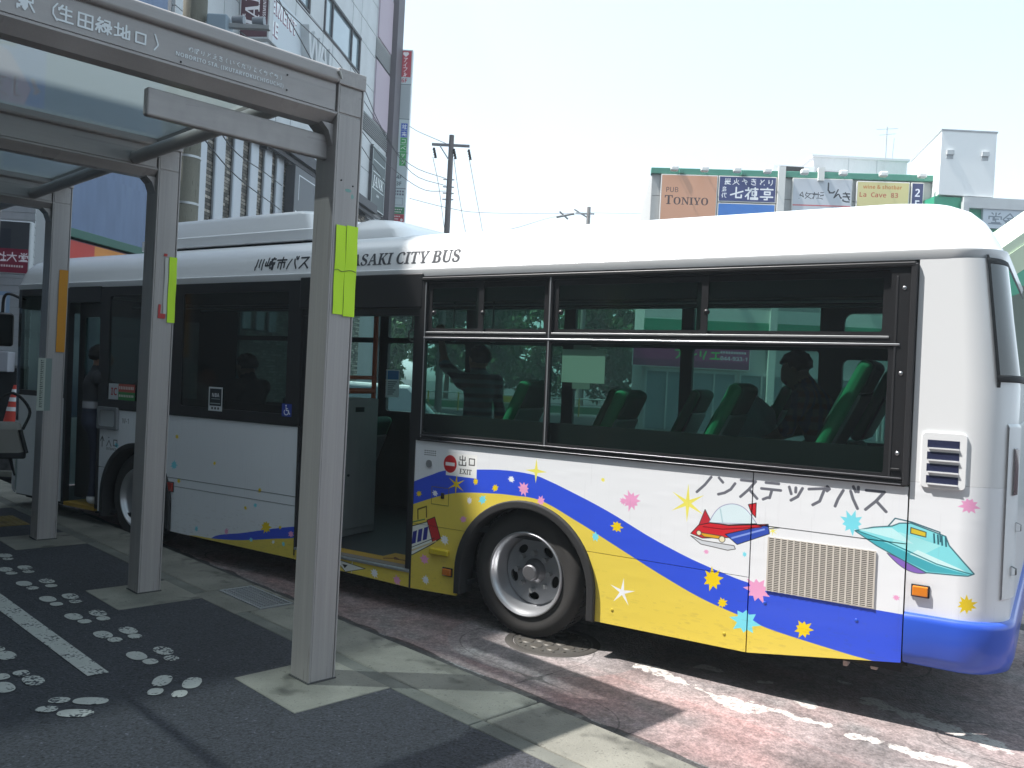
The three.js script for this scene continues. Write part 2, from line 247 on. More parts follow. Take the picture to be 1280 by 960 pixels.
// ---------- manhole cover by the rear wheel ----------
{
  const m = thing('manhole_cover', 'round patterned iron manhole cover in the road under the rear wheel', 'manhole cover', undefined, shW(2.04, 0.004, -0.02));
  mesh('rim', new THREE.LatheGeometry([[0.29, 0.002], [0.3, 0.01], [0.34, 0.009], [0.35, 0]].map((p) => new THREE.Vector2(...p)), 40), std([0.06, 0.055, 0.05], 0.7, { metalness: 0.3 }), m);
  mesh('cover', new THREE.CylinderGeometry(0.285, 0.285, 0.006, 36).translate(0, 0.002, 0), std([0.05, 0.047, 0.042], 0.7), m);
  const ps = []; for (const [r, n, s] of [[0.08, 5, 0.045], [0.18, 9, 0.05], [0.25, 20, 0.018]]) for (let i = 0; i < n; i++) { const t = i / n * Math.PI * 2 + r * 9; ps.push(new THREE.CylinderGeometry(s * 0.85, s, 0.007, 7).translate(r * Math.cos(t), 0.008, r * Math.sin(t))); }
  mesh('pattern', merge(ps), std([0.085, 0.078, 0.068], 0.55, { metalness: 0.3 }), m);
}
// ---------- bus shelter ----------
{
  const sh = thing('bus_shelter', 'grey steel bus shelter with glass roof and station name beam', 'bus shelter'); inShelter(sh);
  const PW = 0.175, PD = 0.19, TOP = 3.59;
  const fasciaText = canvasTex(2048, 128, (g, w, h) => {
    g.clearRect(0, 0, w, h); const k = w / 2.4, X = (c) => (c + 2.35) * k; // 0.15 m tall band, c from -2.35 to 0.05
    const col = 'rgb(222,226,228)', s = 0.074 * k; GL['戸'] = '1191 2282 8285 2585 222529';
    write(g, '登戸駅', X(-1.79), 36, s, s * 0.12, col, 1.11); write(g, '（', X(-1.525), 34, s * 1.1, s * 0.1, col); write(g, '生田緑地口', X(-1.468), 36, s, s * 0.125, col, 1.115); write(g, ')', X(-1.06), 34, s * 1.1, s * 0.1, col);
    write(g, 'のぼりとえき(いくたりよくちぐち)', X(-0.868), 42, 0.026 * k, 0.0038 * k, col, 1.2);
    g.font = `bold ${0.03 * k}px sans-serif`; g.fillStyle = col; g.textBaseline = 'alphabetic'; g.fillText('NOBORITO STA. (IKUTARYOKUCHIGUCHI)', X(-0.93), 95, 0.635 * k);
  });
  // the name sits on the recessed face of the near beam as a thin printed film
  for (let i = 0; i < 4; i++) {
    const a = i * 2.396, z0 = -a, post = new THREE.Group(); post.name = 'post'; sh.add(post);
    mesh('core', rbx(0.006, PW - 0.006, 0.1245, TOP - 0.004, z0 - PD, z0 - 0.006, 0.006), M.post, post);
    // face plates with open joints
    for (const [y0, y1] of [[0.13, 3.343], [3.357, 3.505]]) mesh('face_plate', rbx(0.014, PW - 0.014, y0, y1, z0 - 0.012, z0, 0.003), M.post, post);
    for (const x of [[0.0, 0.0115], [PW - 0.0115, PW]]) mesh('corner_trim', rbx(x[0], x[1], 0.1245, TOP, z0 - PD - 0.002, z0 + 0.004, 0.004), M.post, post);
    mesh('cap', rbx(-0.004, PW + 0.006, 3.512, 3.6, z0 - PD - 0.006, z0 + 0.012, 0.006), M.post, post);
    mesh('foot_seal', rbx(-0.008, PW + 0.008, 0.12, 0.132, z0 - PD - 0.01, z0 + 0.008, 0.004), M.joint, post);
    const beam = new THREE.Group(); beam.name = 'roof_beam'; sh.add(beam); const L = -4.6, R = -0.003;
    mesh('web', rbx(L, R, 3.34, 3.53, z0 - PD + 0.02, z0 - 0.012, 0.004), M.post, beam);
    mesh('fascia', rbx(L, R - 0.012, 3.358, 3.503, z0 - 0.014, z0 - 0.002, 0.003), M.post, beam);
    mesh('lower_flange', extX([[z0 + 0.004, 3.352], [z0 + 0.004, 3.34], [z0 - 0.06, 3.285], [z0 - PD + 0.04, 3.285], [z0 - PD, 3.34], [z0 - PD, 3.352]], L, R), M.post, beam);
    mesh('top_gutter', rbx(L, R, 3.512, 3.59, z0 - PD, z0 + 0.028, 0.02, 3), M.post, beam);
    if (i < 3) { // gusset at the inner corner
      mesh('gusset', slab(shapeOf([[0, 3.29], [-0.075, 3.29], [-0.03, 3.25], [0, 3.17]]), PD - 0.05, z0 - PD + 0.02), M.post, post);
      for (const c of [-0.17, -3.2]) mesh('purlin', rod([c, 3.4, z0 - PD + 0.03], [c, 3.4, z0 - 2.396 + 0.01], 0.048, 0.048, 18), M.post, sh);
      for (const [c0, c1] of [[-4.6, -2.32], [-2.3, -0.02]]) mesh('roof_pane', new THREE.PlaneGeometry(c1 - c0, 2.36).rotateX(Math.PI / 2).translate((c0 + c1) / 2, 3.565, z0 - 1.198 - PD / 2), M.glassRoof, sh);
      mesh('glazing_bar', rbx(-2.335, -2.285, 3.545, 3.585, z0 - 2.396 + 0.01, z0 - PD - 0.004, 0.008), M.post, sh);
      mesh('edge_rail', rbx(-0.03, PW - 0.01, 3.535, 3.588, z0 - 2.396 + 0.01, z0 - PD - 0.004, 0.01), M.post, sh);
    } else mesh('end_rail', rbx(0.02, 0.1, 3.53, 3.58, z0 - 2.4, z0 - PD, 0.01), M.post, sh);
  }
  mesh('lettering', new THREE.PlaneGeometry(2.4, 0.15).translate(-1.15, 3.4305, 0.0015), new THREE.MeshStandardMaterial({ map: fasciaText, transparent: true, roughness: 0.6 }), sh);
  const hb = mesh('hanging_board', rbx(-1.022, 0.004, 3.097, 3.235, -0.13, -0.08, 0.012, 3), M.post, sh); hb.userData.label = 'blank grey board hanging under the name beam';
  mesh('bird_spike', rod([-0.02, 3.57, 0.03], [0.0, 3.53, 0.035], 0.012, 0.006), M.paint, sh);
  for (const [c, y] of [[-0.32, 3.47], [-0.32, 3.39], [-0.9, 3.37], [0.05, 2.98], [0.13, 2.96]]) mesh('screw', new THREE.SphereGeometry(0.005, 8, 6).translate(c, y, 0.001), M.joint, sh);
  for (const [c, y, w, h, m] of [[0.1, 2.93, 0.045, 0.02, [0.2, 0.36, 0.33]], [0.13, 2.9, 0.02, 0.03, [0.22, 0.38, 0.35]]]) mesh('scuff', new THREE.CircleGeometry(1, 9).scale(w / 2, h / 2, 1).translate(c, y, 0.0006), std(m, 0.8), sh);
  // paper and tape left on the posts
  const tapeY = std([0.56, 0.86, 0.03], 0.75), tapeO = std([0.62, 0.26, 0.015], 0.8), paper = std([0.55, 0.55, 0.5], 0.9), redT = std([0.5, 0.06, 0.06], 0.8);
  const film = (x0, x1, y0, y1, z) => { const g = new THREE.BoxGeometry(x1 - x0, y1 - y0, 0.0025, 6, 10, 1), p = g.attributes.position; for (let i = 0; i < p.count; i++) p.setXYZ(i, p.getX(i) + 0.0012 * Math.sin(p.getY(i) * 23), p.getY(i), p.getZ(i) + 0.0016 * Math.sin(p.getY(i) * 17 + p.getX(i) * 30)); g.computeVertexNormals(); return g.translate((x0 + x1) / 2, (y0 + y1) / 2, z); };
  const t1 = thing('paper_strip', 'yellow-green paper strips taped to the nearest shelter post', 'paper strip'); inShelter(t1);
  mesh('left_sheet', film(0.031, 0.098, 2.222, 2.726, 0.006), tapeY, t1); mesh('right_sheet', film(0.1, 0.177, 2.214, 2.732, 0.0075), tapeY, t1);
  mesh('crease', tube([[0.03, 2.47, 0.009], [0.05, 2.475, 0.0105], [0.075, 2.466, 0.01], [0.1, 2.47, 0.011], [0.14, 2.478, 0.011], [0.172, 2.47, 0.0105]], 0.0016), M.joint, t1);
  const t2 = thing('paper_strip', 'yellow-green paper strip on the edge of the middle shelter post', 'paper strip'); inShelter(t2);
  mesh('sheet', film(0.118, 0.178, 2.197, 2.7, -2.389), tapeY, t2); mesh('old_tape', film(0.086, 0.112, 2.26, 2.69, -2.391), paper, t2); mesh('red_scrap', film(0.05, 0.105, 2.225, 2.262, -2.3905), redT, t2); mesh('red_scrap', film(0.075, 0.1, 2.7, 2.72, -2.391), redT, t2); mesh('red_scrap', film(0.05, 0.068, 2.262, 2.33, -2.3905), redT, t2);
  const t3 = thing('paper_strip', 'orange paper strip on the farthest of the three shelter posts', 'paper strip'); inShelter(t3);
  mesh('sheet', film(0.088, 0.166, 1.93, 2.72, -4.785), tapeO, t3);
  const t4 = thing('notice_sheet', 'pale bus notice sheet on the farthest of the three posts', 'notice'); inShelter(t4);
  const nt = canvasTex(128, 512, (g) => { g.fillStyle = '#a9b0a6'; g.fillRect(0, 0, 128, 512); g.fillStyle = '#7c8a86'; g.fillRect(70, 0, 58, 512); g.fillStyle = '#2f3836'; for (let i = 0; i < 26; i++) { g.fillRect(22, 20 + i * 18, 14 + (i * 7) % 11, 9); g.fillRect(44, 24 + i * 18, 8, 6); } });
  mesh('sheet', new THREE.BoxGeometry(0.12, 0.5, 0.004).translate(0.0, 1.615, -4.783), std(0xffffff, 0.8, { map: nt }), t4);
}

// ---------- bus ----------
const busPos = [2.7546, 0, -4.6926];
const bus = thing('city_bus', 'white city bus with yellow and blue star livery standing at the stop', 'bus', undefined, busPos);
bus.rotation.set(-0.0113, Math.PI - 0.567, -0.008, 'YXZ');
const BL = 10.25, BW = 2.49, KPX = 469;
const busPoint = (s, h, z) => { bus.updateMatrixWorld(true); return new THREE.Vector3(s, h, z).applyMatrix4(bus.matrixWorld).toArray(); };
const COL = { y: '#f3d21c', w: '#f4f6fa', p: '#f0a6cf', c: '#7fe0ef', g: '#f4ea6a' };
function star(g, x, y, r, n, color) {
  g.fillStyle = color; g.beginPath(); const inner = n <= 6 ? 0.2 : 0.52, w0 = (x * 0.013 + y * 0.02) % 1;
  for (let i = 0; i < n * 2; i++) { const t = i / (n * 2) * Math.PI * 2 - Math.PI / 2 + w0 * (n > 6 ? 1 : 0.15), R = i % 2 ? r * inner : r * (n > 6 ? 0.88 + 0.16 * Math.sin(i * 2.3 + x) : 1); g.lineTo(x + R * Math.cos(t), y + R * Math.sin(t)); } g.fill();
}
function livery(s0, paint) {
  return canvasTex(2048, 592, (g, w, h) => {
    g.fillStyle = '#eef0f3'; g.fillRect(0, 0, w, h);
    const P = ([s, hh]) => [(s0 - s) * KPX, (1.45 - hh) * KPX];
    const poly = (pts, fill, stroke, lw = 3, smooth = false) => { g.beginPath(); const q = pts.map(P); if (smooth) { g.moveTo(...q[0]); for (let i = 1; i < q.length - 1; i++) g.quadraticCurveTo(q[i][0], q[i][1], (q[i][0] + q[i + 1][0]) / 2, (q[i][1] + q[i + 1][1]) / 2); g.lineTo(...q[q.length - 1]); } else q.forEach((p, i) => (i ? g.lineTo(...p) : g.moveTo(...p))); if (fill) { g.closePath(); g.fillStyle = fill; g.fill(); } if (stroke) { g.strokeStyle = stroke; g.lineWidth = lw; g.lineJoin = 'round'; g.stroke(); } };
    // a band whose upper rim is a smooth line through the points
    const band = (pts, fill) => { g.beginPath(); const q = pts.map(P); g.moveTo(q[0][0], h); g.lineTo(...q[0]); for (let i = 0; i < q.length - 1; i++) { const a = q[Math.max(0, i - 1)], b = q[i], c = q[i + 1], d = q[Math.min(q.length - 1, i + 2)]; g.bezierCurveTo(b[0] + (c[0] - a[0]) / 6, b[1] + (c[1] - a[1]) / 6, c[0] - (d[0] - b[0]) / 6, c[1] - (d[1] - b[1]) / 6, ...c); } g.lineTo(q[q.length - 1][0], h); g.closePath(); g.fillStyle = fill; g.fill(); };
    paint(g, P, poly, band);
    // road film on the skirt and faint run marks
    for (let i = 0; i < 900; i++) { const x = rnd() * w, y = h * (0.62 + 0.38 * Math.sqrt(rnd())); g.fillStyle = `rgba(90,80,70,${0.02 + 0.05 * rnd()})`; g.beginPath(); g.ellipse(x, y, 2 + 14 * rnd(), 1 + 3 * rnd(), 0, 0, 7); g.fill(); }
    for (let i = 0; i < 130; i++) { const x = rnd() * w, y = rnd() * h * 0.6; g.fillStyle = `rgba(95,95,100,${0.015 + 0.035 * rnd()})`; g.fillRect(x, y, 1 + 2 * rnd(), 30 + 120 * rnd()); }
  });
}
const BLUE = '#3656dc', YEL = '#e8d055';
const rearTex = livery(4.2, (g, P, poly, band) => {
  band([[4.2, 1.04], [4.14, 1.074], [3.96, 1.147], [3.81, 1.198], [3.52, 1.232], [3.27, 1.25], [3.04, 1.242], [2.89, 1.209], [2.6, 1.115], [2.37, 1.03], [2.1, 0.915], [1.82, 0.815], [1.6, 0.755], [1.42, 0.716], [1.2, 0.69], [0.9, 0.682], [0.5, 0.68], [-0.2, 0.68]], BLUE);
  band([[4.2, 0.87], [4.13, 0.898], [3.89, 0.985], [3.69, 1.037], [3.41, 1.064], [3.2, 1.072], [2.95, 1.06], [2.64, 0.944], [2.36, 0.824], [2.0, 0.67], [1.71, 0.562], [1.43, 0.492], [1.28, 0.452], [1.05, 0.42], [0.81, 0.392], [0.6, 0.37], [0.4, 0.3]], YEL);
  const S = [[3.71, 1.10, 0.09, 'y', 6], [3.91, 1.01, 0.033, 'w', 8], [4.07, 0.99, 0.033, 'y', 8], [3.53, 1.14, 0.032, 'y', 8], [3.35, 1.11, 0.035, 'y', 8], [3.21, 1.19, 0.034, 'w', 9], [3.10, 1.13, 0.060, 'p', 9], [3.58, 0.99, 0.032, 'w', 8], [3.46, 1.01, 0.044, 'c', 7], [2.95, 1.06, 0.042, 'p', 8], [3.63, 0.84, 0.036, 'p', 7], [3.80, 0.66, 0.050, 'w', 9], [3.99, 0.48, 0.051, 'p', 7], [3.97, 0.32, 0.044, 'w', 9], [3.00, 1.27, 0.09, 'g', 4], [2.46, 1.26, 0.019, 'g', 8], [2.30, 1.13, 0.032, 'p', 8],
    [1.84, 1.17, 0.125, 'g', 6], [2.24, 1.14, 0.076, 'p', 10], [2.34, 0.95, 0.051, 'y', 8], [2.50, 0.86, 0.038, 'c', 7], [1.65, 0.70, 0.080, 'y', 9], [1.58, 0.56, 0.040, 'y', 9], [1.43, 0.47, 0.101, 'c', 8], [1.36, 0.68, 0.093, 'p', 9], [1.70, 0.87, 0.020, 'p', 8], [1.45, 0.89, 0.019, 'c', 8], [2.28, 0.51, 0.1, 'w', 5], [0.82, 1.17, 0.076, 'c', 9], [1.07, 0.49, 0.065, 'y', 9], [0.56, 0.77, 0.022, 'p', 8], [0.21, 1.34, 0.057, 'p', 9], [0.20, 0.79, 0.057, 'y', 10], [0.11, 1.59, 0.031, 'p', 8], [1.28, 1.06, 0.032, 'g', 6]];
  for (const [s, h, r, c, n] of S) star(g, ...P([s, h]), r * KPX, n, COL[c]);
  // suitcase
  poly([[4.07, 0.784], [4.075, 0.865], [3.99, 0.898], [3.985, 0.81]], null, '#5b4b12', 5);
  poly([[4.2, 0.70], [3.98, 0.777], [3.91, 0.822], [3.84, 0.667], [3.91, 0.615], [4.11, 0.5], [4.2, 0.47]], '#eceee6', '#2b2b2b', 3);
  poly([[3.98, 0.79], [3.905, 0.824], [3.84, 0.667], [3.915, 0.62]], '#c62c30', '#2b2b2b', 3);
  for (let i = 0; i < 4; i++) { const a = 4.17 - i * 0.055; poly([[a, 0.66 + i * 0.022], [a - 0.04, 0.676 + i * 0.022], [a - 0.03, 0.575 + i * 0.022], [a + 0.01, 0.559 + i * 0.022]], '#2c2f8e'); }
  poly([[4.2, 0.735], [4.0, 0.795]], null, '#4d7b4a', 4); poly([[4.2, 0.52], [3.9, 0.66]], null, '#2b2b2b', 2); poly([[4.2, 0.495], [3.88, 0.64]], null, '#d8c9a0', 6);
  // plain rocket car
  poly([[1.72, 1.142], [1.67, 1.06], [1.76, 1.03]], '#c3303c', '#333', 2);
  poly([[1.69, 1.06], [1.655, 1.15], [1.56, 1.205], [1.46, 1.19], [1.38, 1.09]], '#dff1f6', '#99b', 2, true);
  poly([[1.81, 0.975], [1.76, 1.035], [1.68, 1.062], [1.56, 1.058], [1.31, 1.098], [1.33, 1.05], [1.5, 0.99], [1.73, 0.955]], '#d22b35', '#222', 2);
  poly([[1.58, 1.0], [1.31, 1.095], [1.30, 1.04], [1.50, 0.945]], '#3a55b8', '#222', 2); poly([[1.44, 1.206], [1.39, 1.222], [1.39, 1.13], [1.42, 1.16]], '#d22b35', '#222', 2);
  poly([[1.81, 0.96], [1.73, 0.94], [1.52, 0.935], [1.51, 0.915], [1.56, 0.9], [1.74, 0.915]], '#d5d9de', '#444', 2); poly([[1.76, 0.99], [1.72, 0.965], [1.62, 0.965], [1.6, 0.985]], '#e2a92c', '#444', 2);
  for (const [s, h, r] of [[1.755, 0.985, 0.016], [1.6, 0.965, 0.02]]) { const q = P([s, h]); g.fillStyle = '#f0e7c0'; g.beginPath(); g.arc(q[0], q[1], r * KPX, 0, 7); g.fill(); g.strokeStyle = '#444'; g.lineWidth = 2; g.stroke(); }
  poly([[1.68, 1.06], [1.56, 1.062], [1.38, 1.092]], null, '#333', 3); poly([[1.73, 1.03], [1.6, 1.03], [1.35, 1.075]], null, '#8d1620', 3); poly([[1.62, 1.16], [1.6, 1.07]], null, '#b9d6de', 4); poly([[1.54, 0.98], [1.33, 1.065]], null, '#8fa6ea', 5); poly([[1.31, 1.07], [1.24, 1.085]], null, '#777', 3);
  // plain flying saucer
  poly([[0.62, 1.02], [0.56, 0.955], [0.46, 0.92], [0.38, 0.945]], '#8d6cc4', '#556', 2, true);
  poly([[0.80, 1.125], [0.70, 1.159], [0.60, 1.178], [0.56, 1.2], [0.50, 1.208], [0.32, 1.156], [0.30, 1.107], [0.17, 0.965], [0.20, 0.95], [0.41, 0.938], [0.52, 0.985], [0.68, 1.055]], '#8be3ea', '#3a6a74', 3);
  poly([[0.79, 1.125], [0.62, 1.075], [0.36, 0.985], [0.19, 0.957], [0.40, 0.945], [0.52, 0.99], [0.68, 1.058]], '#4bb2bf'); poly([[0.56, 1.15], [0.6, 1.08], [0.44, 1.03], [0.34, 1.1]], '#a9eef0');
  poly([[0.78, 1.135], [0.7, 1.152], [0.6, 1.168], [0.48, 1.09]], '#c9f6f8'); poly([[0.46, 1.06], [0.24, 0.985], [0.2, 0.965], [0.36, 0.99], [0.5, 1.03]], '#d9fbfb'); poly([[0.62, 1.175], [0.585, 1.225], [0.5, 1.215], [0.35, 1.175], [0.345, 1.12]], null, '#2d5f6c', 3); poly([[0.79, 1.127], [0.62, 1.085], [0.36, 0.995], [0.18, 0.962]], null, '#2f7d88', 3);
  poly([[0.50, 1.183], [0.42, 1.166], [0.42, 1.138], [0.50, 1.15]], '#e0c63a', '#333', 2);
  for (let i = 0; i < 4; i++) poly([[0.38 - i * 0.02, 1.165 - i * 0.004], [0.375 - i * 0.02, 1.11 - i * 0.004]], null, '#2d5f6c', 4);
  // exit sign panel
  const q = P([3.80, 1.33]); g.fillStyle = '#f7f7f5'; g.fillRect(q[0] - 6, q[1] - 4, 0.29 * KPX, 0.176 * KPX); const r0 = P([3.775, 1.252]);
  g.fillStyle = '#c9262c'; g.beginPath(); g.ellipse(r0[0], r0[1], 0.062 * KPX, 0.068 * KPX, 0, 0, 7); g.fill(); g.fillStyle = '#f3e9e9'; g.fillRect(r0[0] - 21, r0[1] - 6, 42, 13);
  write(g, '出口', ...P([3.703, 1.328]), 0.08 * KPX, 3.4, '#222', 1.1); g.font = 'bold 25px serif'; g.fillStyle = '#333'; g.fillText('EXIT', ...P([3.685, 1.185]), 0.115 * KPX);
  g.fillStyle = '#555'; for (let i = 0; i < 3; i++) for (let j = 0; j < 6; j++) g.fillRect(...P([4.03 - j * 0.02, 1.34 - i * 0.016]), 6, 3);
  // floor-type wording in grey katakana
  write(g, 'ノンステップ', P([1.80, 0])[0], P([0, 1.375])[1], 0.132 * KPX, 8, '#6d6f78', 1.09); write(g, 'バス', P([0.925, 0])[0], P([0, 1.39])[1], 0.14 * KPX, 8, '#6d6f78', 1.12);
});
const frontTex = livery(8.45, (g, P, poly, band) => {
  band([[6.62, 0.2], [6.49, 0.325], [6.10, 0.408], [5.70, 0.499], [5.38, 0.56], [4.9, 0.62], [4.1, 0.7]], BLUE);
  band([[6.95, 0.27], [6.77, 0.293], [6.49, 0.301], [6.10, 0.342], [5.70, 0.409], [5.40, 0.463], [5.0, 0.6], [4.1, 0.8]], YEL);
  for (const [s, h, r, c, n] of [[7.10, 1.22, 0.030, 'y', 8], [7.13, 0.94, 0.056, 'c', 9], [7.05, 0.79, 0.030, 'y', 7], [6.53, 1.01, 0.024, 'y', 7], [6.08, 0.64, 0.023, 'y', 8], [5.80, 0.50, 0.074, 'y', 9], [5.62, 0.52, 0.023, 'y', 7], [5.48, 0.48, 0.041, 'p', 8], [6.33, 0.39, 0.036, 'p', 8], [5.99, 0.36, 0.028, 'c', 7], [5.70, 0.38, 0.024, 'w', 7], [5.57, 0.38, 0.027, 'c', 8], [5.95, 0.68, 0.027, 'c', 8], [6.76, 0.36, 0.033, 'c', 7], [5.90, 0.82, 0.028, 'y', 8], [8.08, 1.06, 0.04, 'c', 8], [4.5, 0.29, 0.05, 'w', 9], [4.26, 0.27, 0.05, 'p', 7], [4.75, 0.3, 0.06, 'w', 4]]) star(g, ...P([s, h]), r * KPX, n, COL[c]);
  g.fillStyle = '#777'; g.font = '34px sans-serif'; g.fillText('W-1', ...P([8.0, 1.295]));
  write(g, '入口', ...P([8.27, 1.135]), 0.1 * KPX, 4, '#444', 1.1); poly([[8.335, 1.03], [8.335, 1.13]], null, '#333', 5); poly([[8.365, 1.09], [8.335, 1.135], [8.305, 1.09]], null, '#333', 5);
  g.font = '17px sans-serif'; g.fillStyle = '#555'; g.fillText('ENTRANCE', ...P([8.26, 1.0]));
  poly([[4.95, 0.345], [4.82, 0.25], [4.6, 0.31]], '#e8e8e2', '#333', 2); poly([[4.86, 0.31], [4.83, 0.28], [4.8, 0.31]], '#222');
});
const liveryMat = (t) => phys(0xffffff, 0.3, { bumpMap: waveMap, bumpScale: 0.0012, map: t, clearcoat: 0.55, clearcoatRoughness: 0.1 });
const rearMat = liveryMat(rearTex), frontMat = liveryMat(frontTex);
function busUV(g, s0, fs = (x) => x) { const q = g.index ? g.toNonIndexed() : g, p = q.attributes.position, uv = new Float32Array(p.count * 2); for (let i = 0; i < p.count; i++) { uv[2 * i] = (s0 - fs(p.getX(i), p.getZ(i))) * KPX / 2048; uv[2 * i + 1] = 1 - (1.45 - p.getY(i)) * KPX / 592; } q.setAttribute('uv', new THREE.BufferAttribute(uv, 2)); return q; }
// sweep of a profile [[out, h] ...] along a plan path [[s, z, nx, nz] ...]
const lean = (s, h) => (s < 0.52 && h > 2 ? s + 0.14 * (h - 2) * (1 - Math.max(0, s) / 0.52) : s); // the rear leans forward towards the roof
function sweep(path, prof, close = false) {
  const pos = [], idx = [], n = path.length, m = prof.length;
  for (const [s, z, nx, nz] of path) for (const [o, h] of prof) pos.push(lean(s + nx * o, h), h, z + nz * o);
  for (let i = 0; i < n - (close ? 0 : 1); i++) for (let j = 0; j < m - 1; j++) { const a = i * m + j, b = ((i + 1) % n) * m + j; idx.push(a, b, a + 1, b, b + 1, a + 1); }
  const g = new THREE.BufferGeometry(); g.setAttribute('position', new THREE.Float32BufferAttribute(pos, 3)); g.setIndex(idx); g.computeVertexNormals(); return g;
}
const RC = 0.26;
function corner(cs, cz, t0, t1, n, r = RC) { const o = []; for (let i = 0; i <= n; i++) { const t = t0 + (t1 - t0) * i / n; o.push([cs + r * Math.cos(t), cz + r * Math.sin(t), Math.cos(t), Math.sin(t)]); } return o; }
const PI = Math.PI;
const nearCorner = corner(RC, RC, -PI / 2, -PI, 20), farCorner = corner(RC, BW - RC, PI, PI / 2, 20); // s = RC+cos.., z = RC+sin..
// roof: stacked rounded outlines closing into a crown
{
  const prof = [[0, 2.712], [-0.012, 2.757], [-0.012, 2.768], [0.004, 2.775], [0.012, 2.8], [0.028, 2.87], [0.06, 2.95], [0.115, 3.02], [0.2, 3.07], [0.34, 3.105], [0.62, 3.125], [1.1, 3.135]];
  const ring = (d, rearIn, h) => { const o = [], x0 = rearIn, x1 = BL - d * 1.2, z0 = d, z1 = BW - d, r = Math.max(0.1, RC - d * 0.15); for (const [cx, cz, a] of [[x1 - r, z0 + r, -1], [x1 - r, z1 - r, 0], [x0 + r, z1 - r, 1], [x0 + r, z0 + r, 2]]) for (let i = 0; i <= 8; i++) { const t = (a + i / 8) * PI / 2; o.push([cx + r * Math.cos(t), h, cz + r * Math.sin(t)]); } return o; };
  const pos = [], idx = []; let m = 0; for (const [d, h] of prof) { const q = ring(d, 0.1 + d * 1.0 + Math.max(0, h - 2.75) * 0.28, h); m = q.length; for (const p of q) pos.push(...p); }
  for (let j = 0; j < prof.length - 1; j++) for (let i = 0; i < m; i++) { const a = j * m + i, b = j * m + (i + 1) % m; idx.push(a, a + m, b, b, a + m, b + m); }
  const top = pos.length / 3; pos.push(BL / 2, 3.136, BW / 2); const l = (prof.length - 1) * m; for (let i = 0; i < m; i++) idx.push(l + i, top, l + (i + 1) % m);
  const g = new THREE.BufferGeometry(); g.setAttribute('position', new THREE.Float32BufferAttribute(pos, 3)); g.setIndex(idx); g.computeVertexNormals();
  mesh('roof', toCreasedNormals(g, 0.6), M.white, bus);
  // roof pod for the air conditioner
  const pod = (x0, x1, z0, z1, hs) => { const P = [], I = []; let k = 0; for (const [d, h] of hs) { const r = 0.16, o = []; for (const [cx, cz, a] of [[x1 - d - r, z0 + d * 0.7 + r, -1], [x1 - d - r, z1 - d * 0.7 - r, 0], [x0 + d * 1.6 + r, z1 - d * 0.7 - r, 1], [x0 + d * 1.6 + r, z0 + d * 0.7 + r, 2]]) for (let i = 0; i <= 6; i++) { const t = (a + i / 6) * PI / 2; o.push([cx + r * Math.cos(t), h, cz + r * Math.sin(t)]); } k = o.length; for (const p of o) P.push(...p); }
    for (let j = 0; j < hs.length - 1; j++) for (let i = 0; i < k; i++) { const a = j * k + i, b = j * k + (i + 1) % k; I.push(a, a + k, b, b, a + k, b + k); } const tp = P.length / 3; P.push((x0 + x1) / 2, hs[hs.length - 1][1] + 0.004, (z0 + z1) / 2); const l2 = (hs.length - 1) * k; for (let i = 0; i < k; i++) I.push(l2 + i, tp, l2 + (i + 1) % k);
    const q = new THREE.BufferGeometry(); q.setAttribute('position', new THREE.Float32BufferAttribute(P, 3)); q.setIndex(I); q.computeVertexNormals(); return toCreasedNormals(q, 0.5); };
  const pg = mesh('air_conditioner', pod(5.62, 8.4, 0.36, 2.12, [[0.03, 3.135], [0, 3.14], [0.0, 3.235], [0.03, 3.25], [0.1, 3.4], [0.15, 3.435], [0.24, 3.445]]), M.white, bus);
  mesh('rear_cowl', pod(4.66, 5.6, 0.45, 2.03, [[0, 3.07], [0.0, 3.13], [0.05, 3.21], [0.18, 3.31], [0.3, 3.34]]), M.white, pg);
  mesh('gap_strip', bx(5.75, 8.2, 3.06, 3.137, 0.42, 2.06), M.dark, pg);
  mesh('vent', rbx(2.2, 2.9, 3.12, 3.2, 0.9, 1.6, 0.03), M.white, bus);
}
// lettering on the roof cove
{
  const t = canvasTex(2048, 128, (g) => { g.clearRect(0, 0, 2048, 128); const k = 2048 / 2.6, X = (s) => (6.25 - s) * k; write(g, '川崎市バス', X(6.105), 14, 0.128 * k, 13, 'rgb(50,52,58)', 1.115); g.font = `bold ${0.15 * k}px serif`; g.fillStyle = 'rgb(70,72,78)'; g.textBaseline = 'alphabetic'; g.fillText('KAWASAKI CITY BUS', X(5.26), 112, 1.49 * k); });
  const prof = [[0.012, 2.8], [0.028, 2.87], [0.06, 2.95]], pos = [], uv = [], idx = [];
  for (let i = 0; i <= 20; i++) for (let j = 0; j < 3; j++) { const s = 6.25 - 2.6 * i / 20; pos.push(s, prof[j][1] + 0.001, prof[j][0] - 0.0025); uv.push(i / 20, (prof[j][1] - 2.8) / 0.15); }
  for (let i = 0; i < 20; i++) for (let j = 0; j < 2; j++) { const a = i * 3 + j; idx.push(a, a + 3, a + 1, a + 3, a + 4, a + 1); }
  const g = new THREE.BufferGeometry(); g.setAttribute('position', new THREE.Float32BufferAttribute(pos, 3)); g.setAttribute('uv', new THREE.Float32BufferAttribute(uv, 2)); g.setIndex(idx); g.computeVertexNormals();
  mesh('lettering', g, new THREE.MeshStandardMaterial({ map: t, transparent: true, roughness: 0.5 }), bus);
}
